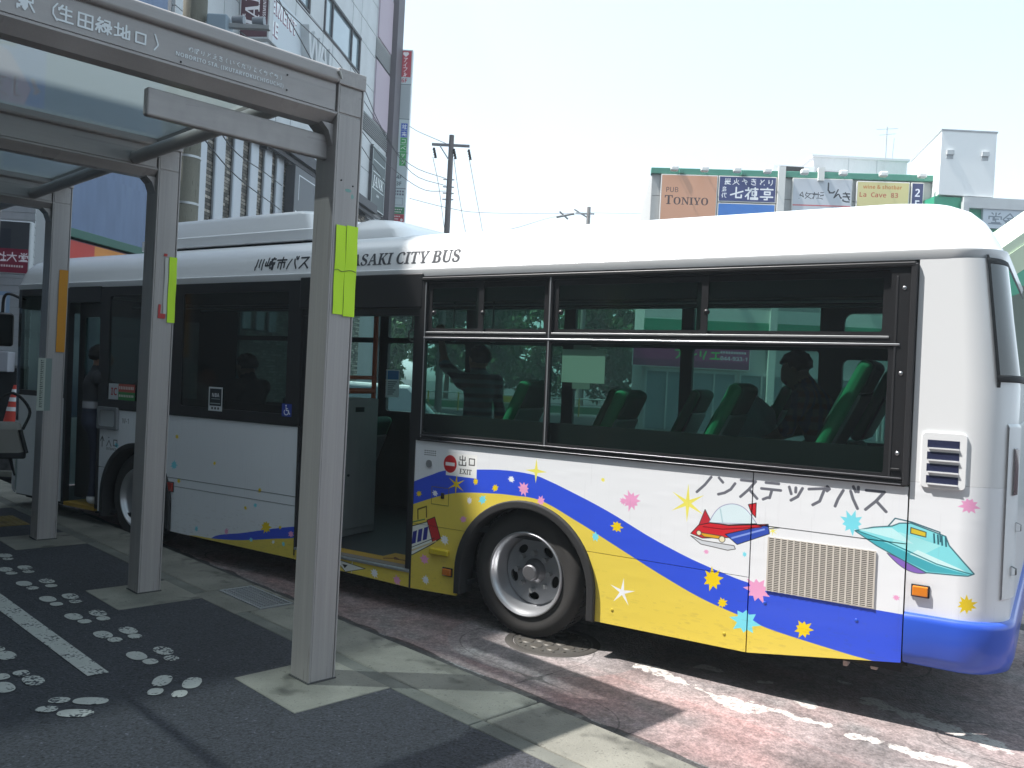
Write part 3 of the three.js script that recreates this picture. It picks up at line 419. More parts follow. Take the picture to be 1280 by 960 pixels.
// near side skin, panel by panel, seams left open over a dark backing
{
  const TH = 0.022, E = 0.004;
  const arch = (p, cx, cy, r, y0, y1) => { const a0 = Math.asin((y0 - cy) / r), a1 = Math.asin((y1 - cy) / r); return [a0, a1]; };
  const A = { c: 3.08, y: 0.445, r: 0.596 }, F = { c: 7.73, y: 0.53, r: 0.575 };
  const arcPts = (q, t0, t1, n = 16) => { const o = []; for (let i = 0; i <= n; i++) { const t = t0 + (t1 - t0) * i / n; o.push([q.c + q.r * Math.cos(t), q.y + q.r * Math.sin(t)]); } return o; };
  const an = (q, y) => Math.asin((y - q.y) / q.r);
  const P = (name, pts, mat, s0) => mesh(name, busUV(slab(shapeOf(pts), TH), s0), mat, bus);
  const S1 = 0.752;
  P('side_panel', [[1.416 + E, S1], ...arcPts(A, PI - an(A, S1), an(A, S1)), [4.125, S1], [4.125, 1.412], [1.416 + E, 1.412]], rearMat, 4.2);
  P('side_panel', [[3.676, 0.245], [4.125, 0.232], [4.125, S1 - E], ...arcPts(A, an(A, S1 - E), 0, 6)], rearMat, 4.2);
  P('side_panel', [[1.416 + E, 0.277], [2.484, 0.274], ...arcPts(A, PI, PI - an(A, S1 - E), 6), [1.416 + E, S1 - E]], rearMat, 4.2);
  P('engine_flap', [[0.518 + E, 1.088], [1.416 - E, 1.088], [1.416 - E, 1.412], [0.518 + E, 1.412]], rearMat, 4.2);
  P('engine_flap', [[0.518 + E, 0.402], [1.416 - E, 0.277], [1.416 - E, 1.082], [0.518 + E, 1.082]], rearMat, 4.2);
  P('side_panel', [[5.437, 0.815], ...arcPts(F, PI - an(F, 0.815), an(F, 0.815)), [8.385, 0.815], [8.385, 1.425], [5.437, 1.425]], frontMat, 8.45);
  P('side_panel', [[5.437, 0.734], ...[[F.c - Math.sqrt(F.r ** 2 - (0.734 - F.y) ** 2), 0.734], [F.c - Math.sqrt(F.r ** 2 - (0.808 - F.y) ** 2), 0.808]], [5.437, 0.808]], frontMat, 8.45);
  P('side_panel', [[5.437, 0.268], [7.158, 0.285], [F.c - F.r, F.y], [F.c - Math.sqrt(F.r ** 2 - (0.727 - F.y) ** 2), 0.727], [5.437, 0.727]], frontMat, 8.45);
  P('side_panel', [[F.c + F.r + 0.003, 0.34], [8.385, 0.34], [8.385, 0.808], [F.c + Math.sqrt(F.r ** 2 - (0.808 - F.y) ** 2), 0.808], [F.c + F.r + 0.001, F.y]], frontMat, 8.45);
  P('door_sill_panel', [[4.133, 0.232], [5.43, 0.266], [5.43, 0.352], [4.133, 0.352]], frontMat, 8.45);
  P('front_side_panel', [[9.07, 0.36], [BL - RC, 0.36], [BL - RC, 1.5], [9.07, 1.5]], M.white, 8.45);
  // rear corner, wrapping on to the rear
  const unroll = (s, z) => (s >= RC ? s : RC - RC * Math.atan2(RC - s, RC - z > 0 ? RC - z : 1e-6));
  const path = [[0.514, 0, 0, -1], ...nearCorner.map(([s, z, a, b]) => [s, z, a, b])];
  mesh('rear_corner_panel', busUV(sweep(path, [[-0.03, 0.69], [0, 0.7], [0, 1.445]]), 4.2, unroll), rearMat, bus);
  mesh('rear_corner_pillar', sweep(path, [[0, 1.446], [0, 2.0], [0, 2.36], [0, 2.714]]), M.white, bus);
  mesh('rear_panel', sweep([[0, RC, -1, 0], [0, BW - RC, -1, 0], ...farCorner, [0.514, BW, 0, 1]], [[-0.03, 0.69], [0, 0.7], [0, 2.0], [0, 2.36], [0, 2.714]]), M.white, bus);
  const bump = [[-0.02, 0.7], [0.012, 0.7], [0.028, 0.688], [0.034, 0.66], [0.03, 0.48], [0.012, 0.42], [-0.03, 0.4]];
  mesh('rear_bumper', toCreasedNormals(sweep([[0.511, 0, 0, -1], [0.4, 0, 0, -1], ...nearCorner, [0, BW / 2, -1, 0], ...farCorner, [0.511, BW, 0, 1]], bump), 0.9), M.busBlue, bus);
  mesh('seam', bx(0.508, 0.52, 0.4, 1.41, 0.012, 0.03), M.dark, bus);
  // rear window and hatch on the corner and the rear
  const c1 = nearCorner.filter((_, i) => i >= 8), c2 = farCorner.filter((_, i) => i <= 12);
  const rp = [...c1, [0, BW / 2, -1, 0], ...c2];
  mesh('rear_window_pane', sweep(rp.slice(1, -1), [[0.006, 2.06], [0.006, 2.36], [0.006, 2.7]]), phys([0.03, 0.035, 0.035], 0.03, { clearcoat: 1 }), bus);
  mesh('rear_window_frame', merge([sweep(rp, [[0, 2.03], [0.013, 2.035], [0.013, 2.065], [0.006, 2.07]]), sweep(rp, [[0.006, 2.685], [0.009, 2.69], [0.009, 2.712], [-0.002, 2.72]]), sweep(c1.slice(0, 2), [[0.002, 2.0], [0.01, 2.03], [0.01, 2.36], [0.01, 2.7], [0.002, 2.735]])]), M.rubber, bus);
  mesh('engine_hatch', sweep(rp.slice(4, -4), [[0.002, 0.82], [0.014, 0.83], [0.014, 1.78], [0.002, 1.8]]), M.white, bus);
  mesh('hatch_handle', merge([sweep(rp.slice(7, 9), [[0.014, 0.96], [0.04, 0.965], [0.04, 1.0], [0.014, 1.01]]), sweep(rp.slice(9, 11), [[0.014, 1.2], [0.04, 1.205], [0.04, 1.24], [0.014, 1.25]])]), M.black, bus);
  mesh('tail_lamp', sweep(c1.slice(6, 9), [[0.004, 1.4], [0.025, 1.41], [0.025, 1.66], [0.004, 1.67]]), phys([0.06, 0.012, 0.02], 0.15, { clearcoat: 1 }), bus);
  // louvre vent on the corner pillar
  const v = mesh('louvre_plate', slab(shapeOf(rrect(0.232, 0.462, 1.42, 1.735, 0.025)), 0.01, -0.008, 0.003), M.white, bus);
  for (let i = 0; i < 4; i++) { const y = 1.672 - i * 0.067; mesh('slot', bx(0.27, 0.432, y - 0.022, y + 0.02, -0.0125, -0.010), std([0.015, 0.02, 0.06], 0.5), v); mesh('fin', slab(shapeOf([[0.425, y - 0.024], [0.27, y - 0.024], [0.27, y - 0.03], [0.425, y - 0.03]]), 0.012, -0.022), M.white, v); }
  // engine grille: vertical ribs over slotted dark sheet
  const gr = new THREE.Group(); gr.name = 'engine_grille'; bus.add(gr); mesh('backing', bx(0.682, 1.302, 0.69, 1.018, -0.0035, -0.001), std([0.06, 0.055, 0.05], 0.8), gr);
  const bars = []; for (let i = 0; i <= 16; i++) { const s = 0.682 + 0.62 * i / 16; bars.push(bx(s - 0.005, s + 0.005, 0.686, 1.022, -0.0085, -0.0036)); } const sl = []; for (let j = 0; j <= 30; j++) { const y = 0.69 + 0.328 * j / 30; sl.push(bx(0.682, 1.302, y - 0.0022, y + 0.0028, -0.0075, -0.0036)); }
  mesh('rib', merge(bars), std([0.6, 0.56, 0.5], 0.5), gr); mesh('slat', merge(sl), std([0.6, 0.56, 0.5], 0.5), gr).userData.kind = 'stuff';
  const refl = (n, s0, s1, h0, h1, c) => { const m = mesh(n, rbx(s0, s1, h0, h1, -0.022, -0.001, 0.006), phys(c, 0.2, { clearcoat: 1 }), bus); mesh('bezel', rbx(s0 - 0.008, s1 + 0.008, h0 - 0.008, h1 + 0.008, -0.008, 0, 0.004), M.rubber, m); };
  refl('side_marker', 0.395, 0.476, 0.802, 0.858, [0.75, 0.22, 0.01]); refl('side_marker', 3.718, 3.80, 0.39, 0.442, [0.6, 0.16, 0.01]); refl('side_reflector', 7.125, 7.235, 0.68, 0.765, [0.35, 0.03, 0.02]);
  mesh('step_bracket', rbx(3.745, 3.93, 0.535, 0.588, -0.035, 0.0, 0.014), phys([0.62, 0.47, 0.02], 0.35), bus);
  const hs = [[3.775, 3.945, 0.923, 1.062]]; for (const [a, b, c, d] of hs) { const o = []; for (const [x0, x1, y0, y1] of [[a, b, c, c + 0.004], [a, b, d - 0.004, d], [a, a + 0.004, c, d], [b - 0.004, b, c, d]]) o.push(bx(x0, x1, y0, y1, -0.0015, 0.0005)); mesh('filler_flap_seam', merge(o), std([0.2, 0.17, 0.03], 0.6), bus); }
  mesh('flap_lock', rbx(3.82, 3.85, 0.975, 1.02, -0.006, 0.001, 0.003), M.black, bus);
  mesh('lock_button', new THREE.CylinderGeometry(0.028, 0.03, 0.012, 20).rotateX(PI / 2).translate(3.975, 1.237, -0.004), M.steel, bus);
  for (const [s, h] of [[2.35, 0.375], [1.56, 0.365], [1.31, 0.607], [0.77, 0.599]]) mesh('skirt_bolt', new THREE.SphereGeometry(0.011, 10, 8).scale(1, 1, 0.3).translate(s, h, -0.001), s < 1.4 ? M.busBlue : std([0.5, 0.38, 0.03], 0.5), bus);
  each('exhaust_bracket', [rbx(0.66, 0.7, 0.3, 0.37, 0.1, 0.2, 0.008), rbx(0.83, 0.86, 0.28, 0.35, 0.12, 0.2, 0.008)], std([0.45, 0.36, 0.33], 0.6), bus);
  // dark inner structure behind the skin
  each('inner_side', [bx(0.52, 2.44, 0.34, 1.4, 0.03, 0.05), bx(3.72, 4.12, 0.3, 1.4, 0.03, 0.05), bx(2.44, 3.72, 1.06, 1.4, 0.03, 0.05), bx(5.44, 7.14, 0.34, 1.41, 0.03, 0.05), bx(8.31, 8.38, 0.4, 1.41, 0.03, 0.05), bx(7.14, 8.31, 1.13, 1.41, 0.03, 0.05), bx(0.6, 4.1, 1.4, 1.625, 0.035, 0.06), bx(5.5, 8.3, 1.42, 1.6, 0.035, 0.06)], M.dark, bus);
  mesh('chassis', merge([bx(0.5, 2.3, 0.36, 0.42, 0.1, 2.4), bx(3.8, 7.0, 0.27, 0.33, 0.12, 2.4), bx(8.4, 10, 0.3, 0.34, 0.12, 2.4), bx(0.4, 0.5, 0.42, 1.4, 0.1, 2.4), bx(2.3, 3.86, 1.09, 1.12, 0.03, 2.46), bx(6.95, 8.5, 1.12, 1.15, 0.06, 2.46), bx(2.3, 2.34, 0.3, 1.1, 0.05, 2.46), bx(3.82, 3.86, 0.3, 1.1, 0.05, 2.46), bx(6.95, 7.0, 0.3, 1.12, 0.05, 2.46), bx(8.45, 8.5, 0.3, 1.12, 0.05, 2.46), bx(2.3, 3.86, 0.3, 1.1, 0.75, 0.8), bx(6.95, 8.5, 0.3, 1.12, 0.75, 0.8)]), M.dark, bus);
  // wheel arches
  for (const [q, y0] of [[A, 0.27], [F, 0.3]]) { const o = { ...q, r: q.r + 0.004 }, n = { ...q, r: q.r - 0.055 }; const pts = [[o.c + o.r, y0], ...arcPts(o, 0, PI, 32), [o.c - o.r, y0], [n.c - n.r, y0], ...arcPts(n, PI, 0, 32), [n.c + n.r, y0]]; mesh('wheel_arch', slab(shapeOf(pts), 0.16, -0.024, 0.01), M.rubber, bus); }
}
// wheels
function wheel(s, h, near) {
  const w = new THREE.Group(); w.name = 'wheel'; w.position.set(s, h, near ? 0.035 : BW - 0.035); if (!near) w.rotation.y = PI; bus.add(w);
  const L = (pts, seg = 56) => new THREE.LatheGeometry(pts.map((p) => new THREE.Vector2(...p)), seg).rotateX(PI / 2); // axis y -> z
  mesh('tyre', toCreasedNormals(L([[0.3, 0.02], [0.318, 0.004], [0.345, 0.006], [0.37, 0.0], [0.41, 0.0], [0.436, 0.012], [0.456, 0.03], [0.468, 0.05], [0.474, 0.07], [0.475, 0.2], [0.472, 0.26], [0.3, 0.27]]), 0.5), std([0.035, 0.033, 0.032], 0.8, { bumpMap: roughMap, bumpScale: 0.002 }), w);
  const tread = []; for (let i = 0; i < 60; i++) { const t = i / 60 * PI * 2; tread.push(new THREE.BoxGeometry(0.03, 0.012, 0.09).translate(0, 0.472, 0.095).rotateZ(t)); } mesh('tread', merge(tread), M.rubber, w);
  mesh('rim', toCreasedNormals(L([[0.312, 0.012], [0.312, -0.004], [0.305, -0.009], [0.296, -0.004], [0.288, 0.014], [0.275, 0.03], [0.27, 0.06], [0.262, 0.1], [0.258, 0.13], [0.25, 0.15], [0.235, 0.156]]), 0.6), std([0.5, 0.51, 0.53], 0.33, { metalness: 0.75 }), w);
  const holes = []; for (let i = 0; i < 5; i++) { const t = i / 5 * PI * 2 - PI / 2, p = []; for (let k = 0; k < 14; k++) { const a = k / 14 * PI * 2, x = 0.186 + 0.03 * Math.cos(a), y = 0.047 * Math.sin(a); p.push([x * Math.cos(t) - y * Math.sin(t), x * Math.sin(t) + y * Math.cos(t)]); } holes.push(p); }
  const circ = []; for (let i = 0; i < 48; i++) circ.push([0.245 * Math.cos(i / 48 * PI * 2), 0.245 * Math.sin(i / 48 * PI * 2)]);
  mesh('disc', slab(shapeOf(circ, holes), 0.014, 0.14), std([0.36, 0.37, 0.39], 0.45, { metalness: 0.6 }), w);
  mesh('void', new THREE.CylinderGeometry(0.25, 0.25, 0.01, 32).rotateX(PI / 2).translate(0, 0, 0.22), M.dark, w);
  mesh('hub', toCreasedNormals(L([[0.0, 0.05], [0.05, 0.052], [0.06, 0.062], [0.066, 0.1], [0.085, 0.12], [0.095, 0.14]], 32), 0.5), std([0.16, 0.16, 0.17], 0.5, { metalness: 0.5 }), w);
  for (let i = 0; i < 8; i++) { const t = i / 8 * PI * 2; mesh('nut', new THREE.CylinderGeometry(0.019, 0.021, 0.05, 6).rotateX(PI / 2).translate(0.138 * Math.cos(t), 0.138 * Math.sin(t), 0.118), M.steel, w); }
}
wheel(3.08, 0.5, true); wheel(7.73, 0.537, true); wheel(3.08, 0.5, false); wheel(7.73, 0.537, false);
// windows of the near side
{
  const fr = (n, outer, holes, z, d, mat = M.black, bev = 0) => mesh(n, slab(shapeOf(outer, holes), d, z, bev), mat, bus);
  const LW = [[0.66, 2.915], [2.95, 4.055]];
  fr('window_frame', rrect(0.514, 4.122, 1.412, 2.708, 0.035), [...LW.map(([a, b]) => rrect(a, b, 1.48, 2.203, 0.02)), ...LW.map(([a, b]) => rrect(a, b, 2.256, 2.655, 0.02))], -0.014, 0.036);
  for (const [a, b] of LW) { mesh('window_pane', new THREE.PlaneGeometry(b - a, 0.723).translate((a + b) / 2, 1.8415, 0.002), M.glassBus, bus); }
  // sliding upper windows: two framed sashes each
  for (const [a, b, m] of [[0.66, 2.915, 1.80], [2.95, 4.055, 3.56]]) [[m - 0.04, b, 0.001], [a, m + 0.04, 0.014]].forEach(([x0, x1, z]) => {
    const s = fr('window_sash', rrect(x0, x1, 2.256, 2.655, 0.012), [rrect(x0 + 0.045, x1 - 0.045, 2.3, 2.615, 0.015)], z, 0.011); mesh('sash_pane', new THREE.PlaneGeometry(x1 - x0 - 0.09, 0.315).translate((x0 + x1) / 2, 2.4575, z + 0.006), M.glassBus, s);
    mesh('latch', new THREE.SphereGeometry(0.02, 10, 8).translate(x1 - 0.07, 2.42, z - 0.004), M.black, s);
  });
  each('sash_track', [rbx(0.66, 2.91, 2.262, 2.274, -0.02, -0.012, 0.002), rbx(2.955, 4.05, 2.262, 2.274, -0.02, -0.012, 0.002)], M.steel, bus);
  mesh('mid_rail', rbx(0.6, 4.07, 2.219, 2.231, -0.022, -0.012, 0.003), M.chrome, bus);
  each('mullion', [rbx(2.927, 2.937, 1.45, 2.68, -0.019, -0.012, 0.002), rbx(4.06, 4.068, 1.44, 2.66, -0.018, -0.012, 0.002)], M.steel, bus);
  each('lower_rail', [rbx(0.56, 4.07, 1.452, 1.462, -0.021, -0.012, 0.003), rbx(0.56, 4.07, 1.418, 1.426, -0.018, -0.012, 0.003)], std([0.12, 0.12, 0.13], 0.3, { metalness: 0.6 }), bus);
  mesh('upper_rail', rbx(0.53, 4.1, 2.672, 2.70, -0.028, -0.012, 0.008), M.black, bus);
  mesh('rear_frame_bar', merge([rbx(0.52, 0.555, 1.42, 2.69, -0.026, -0.012, 0.006), rbx(0.62, 0.632, 1.46, 2.62, -0.018, -0.012, 0.002)]), std([0.03, 0.03, 0.033], 0.4), bus);
  for (const h of [2.55, 2.06, 1.6]) mesh('frame_screw', new THREE.SphereGeometry(0.012, 10, 8).scale(1, 1, 0.5).translate(0.588, h, -0.014), M.chrome, bus);
  mesh('frame_latch', rbx(0.57, 0.62, 1.5, 1.515, -0.024, -0.014, 0.004), M.black, bus);
  const st = mesh('paper_sheet', bx(2.487, 2.828, 1.924, 2.158, 0.012, 0.014), std([0.62, 0.66, 0.58], 0.9), bus);
  mesh('tape', merge([bx(2.6, 2.74, 2.157, 2.19, 0.0125, 0.0135), bx(2.6, 2.74, 1.88, 1.925, 0.0125, 0.0135)]), std([0.3, 0.34, 0.3], 0.6), st);
  fr('window_frame', rrect(5.437, 8.385, 1.43, 2.708, 0.03), [rrect(5.6, 7.06, 1.53, 2.62, 0.03), rrect(7.3, 8.26, 1.53, 2.62, 0.03)], -0.01, 0.032);
  for (const [a, b] of [[5.6, 7.06], [7.3, 8.26]]) mesh('window_pane', new THREE.PlaneGeometry(b - a, 1.09).translate((a + b) / 2, 2.075, 0.001), M.glassDark, bus);
  const sticker = (n, s0, s1, h0, h1, w, h, draw) => mesh(n, new THREE.PlaneGeometry(s1 - s0, h1 - h0).rotateY(PI).translate((s0 + s1) / 2, (h0 + h1) / 2, -0.0125), std(0xffffff, 0.5, { map: canvasTex(w, h, draw) }), bus);
  sticker('window_sticker', 6.435, 6.632, 1.505, 1.73, 128, 150, (g) => { g.fillStyle = '#cdd2d4'; g.fillRect(0, 0, 128, 150); g.fillStyle = '#1a2228'; g.fillRect(10, 10, 108, 108); g.fillStyle = '#d9dde0'; g.font = 'bold 34px sans-serif'; g.fillText('NBA', 28, 62); g.fillStyle = '#9aa'; g.fillRect(26, 72, 78, 4); g.fillRect(16, 100, 92, 6); g.fillStyle = '#444'; for (let i = 0; i < 3; i++) g.fillRect(28 + i * 28, 126, 16, 14); });
  sticker('wheelchair_sticker', 5.515, 5.637, 1.51, 1.622, 96, 96, (g) => { g.fillStyle = '#2b3f9a'; g.fillRect(0, 0, 96, 96); g.strokeStyle = '#e8ecf4'; g.fillStyle = '#e8ecf4'; g.lineWidth = 7; g.beginPath(); g.arc(44, 62, 21, -0.6, 3.9); g.stroke(); g.beginPath(); g.arc(40, 14, 7, 0, 7); g.fill(); g.beginPath(); g.moveTo(40, 24); g.lineTo(43, 50); g.lineTo(66, 50); g.lineTo(74, 76); g.lineTo(82, 73); g.moveTo(42, 36); g.lineTo(60, 36); g.stroke(); });
  sticker('card_sticker', 7.78, 8.23, 1.535, 1.7, 256, 96, (g) => { g.fillStyle = '#c9cdd0'; g.fillRect(0, 0, 96, 96); g.fillStyle = '#b03038'; g.font = 'bold 60px sans-serif'; g.fillText('IC', 22, 70); g.fillStyle = '#b8564a'; g.fillRect(96, 0, 160, 48); g.fillStyle = '#3f8a4c'; g.fillRect(96, 48, 160, 48); g.fillStyle = '#e0d8d0'; for (let i = 0; i < 9; i++) { g.fillRect(104 + i * 16, 14, 10, 18); g.fillRect(104 + i * 16, 64, 10, 14); } });
  const box = mesh('entrance_sign_box', slab(shapeOf(rrect(8.05, 8.4, 1.215, 1.45, 0.02), [rrect(8.09, 8.36, 1.25, 1.415, 0.03)]), 0.03, -0.03, 0.003), std([0.22, 0.23, 0.24], 0.5), bus); mesh('sign_face', bx(8.08, 8.37, 1.24, 1.425, -0.012, -0.006), std([0.5, 0.52, 0.53], 0.4), box);
  // black surround of the exit door and its header
  mesh('door_header', merge([rbx(4.1, 5.46, 2.46, 2.735, -0.02, 0.03, 0.012), bx(4.128, 5.44, 2.4, 2.47, 0.0, 0.08)]), M.black, bus);
  each('door_post', [bx(4.128, 4.2, 0.36, 2.46, 0.02, 0.1), bx(5.38, 5.436, 0.36, 2.46, 0.02, 0.1)], M.black, bus);
  each('door_edge_rubber', [bx(4.122, 4.134, 0.232, 1.43, -0.008, 0.03), bx(5.428, 5.438, 0.3, 1.43, -0.006, 0.03)], M.rubber, bus);
  mesh('door_handle', merge([rod([4.24, 1.75, 0.11], [4.24, 2.4, 0.11], 0.012), rbx(4.22, 4.26, 1.84, 1.9, 0.09, 0.13, 0.006)]), M.chrome, bus);
}
// front door, open, front corner, far side and interior
{
  mesh('front_door_leaf', slab(shapeOf(rect(8.5, 8.98, 0.42, 2.6), [rrect(8.6, 8.88, 1.3, 2.4, 0.02)]), 0.03, 0.1), M.black, bus);
  mesh('front_door_pane', new THREE.PlaneGeometry(0.28, 1.1).translate(8.74, 1.85, 0.115), pane([0.5, 0.7, 0.68]), bus);
  mesh('front_door_surround', merge([bx(8.386, 8.43, 0.36, 2.7, -0.006, 0.06), bx(9.02, 9.068, 0.36, 2.7, -0.006, 0.06), bx(8.43, 9.02, 2.55, 2.72, -0.01, 0.05), bx(9.068, BL - RC, 1.5, 1.56, 0, 0.04), bx(9.068, BL - RC, 2.64, 2.712, 0, 0.04)]), M.black, bus);
  mesh('front_step', bx(8.43, 9.02, 0.33, 0.37, 0.0, 0.35), M.yellowFloor, bus);
  mesh('handrail', merge([rod([8.72, 0.5, 0.2], [8.72, 1.2, 0.2], 0.018), rod([8.72, 1.2, 0.2], [8.95, 1.5, 0.2], 0.018), rod([8.6, 0.52, 0.2], [8.72, 0.5, 0.2], 0.018)]), std([0.5, 0.24, 0.04], 0.45), bus);
  const fc = corner(BL - RC, RC, -PI / 2, 0, 6), fd = corner(BL - RC, BW - RC, 0, PI / 2, 6), fpath = [...fc, ...fd];
  mesh('front_panel', sweep(fpath, [[0, 0.36], [0.02, 0.4], [0.02, 1.05], [0, 1.2]]), M.white, bus);
  mesh('windscreen', sweep(fpath, [[0, 1.2], [0, 2.5]]), M.glassDark, bus); mesh('destination_sign', sweep(fpath, [[0.004, 2.5], [0, 2.72]]), M.black, bus);
  const mir = mesh('wing_mirror', rbx(10.35, 10.5, 2.05, 2.45, -0.1, 0.12, 0.04, 3), M.black, bus); mesh('mirror_arm', tube([[10.1, 2.6, 0.1], [10.35, 2.66, 0.0], [10.42, 2.4, 0.0]], 0.018), M.black, mir);
  const win = [[0.9, 1.42, 2.18, 2.62], [0.62, 0.78, 2.1, 2.66]];
  const holes = []; for (const [a, b] of [[1.62, 2.78], [2.9, 4.05], [4.18, 5.3], [5.42, 6.55], [6.68, 7.8], [7.95, 9.2]]) { holes.push(rrect(a, b, 1.47, 2.27, 0.03), rrect(a, b, 2.33, 2.68, 0.03)); }
  holes.push(rrect(0.86, 1.42, 1.5, 2.2, 0.05), rrect(0.86, 1.42, 2.33, 2.6, 0.07), rrect(0.4, 0.66, 2.1, 2.62, 0.05));
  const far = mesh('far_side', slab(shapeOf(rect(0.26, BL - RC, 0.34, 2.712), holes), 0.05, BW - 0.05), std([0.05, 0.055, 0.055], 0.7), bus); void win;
  mesh('far_pane', new THREE.PlaneGeometry(9.2, 1.34).translate(4.95, 2.04, BW - 0.03), M.glassBus, bus);
  mesh('far_skin', bx(0.3, BL - RC, 0.34, 1.4, BW, BW + 0.006), M.white, far);
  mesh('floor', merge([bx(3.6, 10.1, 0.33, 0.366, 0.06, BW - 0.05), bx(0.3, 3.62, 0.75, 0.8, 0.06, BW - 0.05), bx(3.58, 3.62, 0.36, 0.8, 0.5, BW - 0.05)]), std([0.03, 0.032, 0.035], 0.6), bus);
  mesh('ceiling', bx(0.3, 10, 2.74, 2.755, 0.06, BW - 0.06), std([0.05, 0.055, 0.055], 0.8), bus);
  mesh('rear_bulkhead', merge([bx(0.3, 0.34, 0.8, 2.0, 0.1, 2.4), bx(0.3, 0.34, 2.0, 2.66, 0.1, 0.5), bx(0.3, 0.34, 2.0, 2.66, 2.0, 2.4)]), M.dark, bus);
  const sill = mesh('door_sill', rbx(4.134, 5.43, 0.352, 0.372, -0.012, 0.03, 0.004), M.steel, bus);
  mesh('anti_slip_strip', bx(4.14, 5.42, 0.367, 0.374, 0.03, 0.12), std([0.2, 0.17, 0.15], 0.9), sill); mesh('yellow_mat', merge([bx(4.14, 5.42, 0.367, 0.376, 0.12, 0.24), bx(4.2, 4.62, 0.367, 0.376, 0.24, 0.4)]), M.yellowFloor, sill);
  mesh('mat_lettering', merge([[4.52, 0.2, 0.7], [4.47, 0.24, -0.5], [4.42, 0.22, 0.2], [4.35, 0.26, -0.7], [4.31, 0.23, 0.4]].map(([s, z, a]) => bx(-0.05, 0.05, 0.376, 0.3785, -0.009, 0.009).rotateY(a).translate(s, 0, z))), std([0.12, 0.04, 0.03], 0.8), sill);
  const cab = mesh('partition_cabinet', rbx(5.45, 5.78, 0.37, 1.67, 0.12, 1.06, 0.012), M.cabinet, bus);
  mesh('cabinet_door', rbx(5.437, 5.452, 0.44, 1.6, 0.17, 1.02, 0.006), M.cabinet, cab); mesh('cabinet_label', bx(5.434, 5.438, 1.545, 1.59, 0.72, 0.84), M.dark, cab); mesh('cabinet_lock', new THREE.CylinderGeometry(0.012, 0.012, 0.01, 12).rotateZ(PI / 2).translate(5.433, 0.95, 0.65), M.dark, cab);
  mesh('grab_pole', merge([rod([5.6, 0.4, 1.15], [5.6, 2.7, 1.15], 0.024), rod([5.6, 1.74, 0.15], [5.6, 1.74, 1.15], 0.028), rod([5.6, 1.87, 0.15], [5.6, 1.87, 1.15], 0.019)]), M.orange, bus);
  for (const [s, z] of [[5.2, 1.5], [5.5, 1.6], [4.9, 1.5], [4.5, 1.6]]) mesh('hand_strap', merge([rod([s, 2.66, z], [s, 2.38, z], 0.008), new THREE.TorusGeometry(0.06, 0.009, 8, 20).rotateY(PI / 2).translate(s, 2.32, z)]), std([0.3, 0.31, 0.3], 0.5), bus);
  mesh('strap_rail', merge([rod([0.6, 2.55, 0.75], [9, 2.55, 0.75], 0.014), rod([0.6, 2.6, 1.7], [9, 2.6, 1.7], 0.014)]), M.steel, bus);
  const noticeM = std(0xffffff, 0.7, { map: canvasTex(128, 192, (g) => { g.fillStyle = '#dfe6ea'; g.fillRect(0, 0, 128, 192); g.fillStyle = '#3f78b8'; g.fillRect(8, 8, 112, 60); g.fillStyle = '#556'; for (let i = 0; i < 7; i++) g.fillRect(14, 82 + i * 14, 90 - (i * 13) % 40, 6); }) });
  mesh('notice', bx(5.5, 5.51, 1.68, 1.96, 1.22, 1.42), noticeM, bus);
  // seats: tilted backrest with a bright padded edge, dark face, grey shell, cushion
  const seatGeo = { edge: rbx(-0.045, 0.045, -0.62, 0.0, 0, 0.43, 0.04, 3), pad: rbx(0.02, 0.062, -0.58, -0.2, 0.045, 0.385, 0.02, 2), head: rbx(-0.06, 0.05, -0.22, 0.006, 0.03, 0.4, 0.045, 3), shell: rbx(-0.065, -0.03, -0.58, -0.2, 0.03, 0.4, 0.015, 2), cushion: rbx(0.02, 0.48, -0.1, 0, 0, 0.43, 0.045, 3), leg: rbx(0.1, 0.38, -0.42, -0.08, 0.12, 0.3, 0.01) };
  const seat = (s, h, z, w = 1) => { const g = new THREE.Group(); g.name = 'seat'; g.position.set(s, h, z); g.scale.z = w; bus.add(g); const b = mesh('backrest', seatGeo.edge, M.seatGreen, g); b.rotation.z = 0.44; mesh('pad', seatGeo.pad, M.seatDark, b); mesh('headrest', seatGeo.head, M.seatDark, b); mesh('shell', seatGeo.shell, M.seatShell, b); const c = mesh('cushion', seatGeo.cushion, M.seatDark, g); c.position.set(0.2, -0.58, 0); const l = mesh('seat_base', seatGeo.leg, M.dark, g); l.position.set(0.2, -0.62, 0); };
  for (const [s, h] of [[0.8, 2.13], [1.6, 1.955], [2.42, 1.875], [3.23, 1.91]]) seat(s, h, 0.14);
  for (const [s, h] of [[0.95, 2.1], [1.75, 1.95], [2.55, 1.88], [3.35, 1.86]]) seat(s, h, 1.95);
  for (const [s, h] of [[6.6, 1.45], [7.9, 1.75]]) seat(s, h, 0.14);
  for (const s of [6.4, 7.3]) seat(s, 1.4, 1.95);
}

// ---------- buildings along the left side of the street: local x runs along the facade towards the camera, z out of the facade ----------
const FA = 6.5 * PI / 180, FQ = [-6.8014, 0, -45];
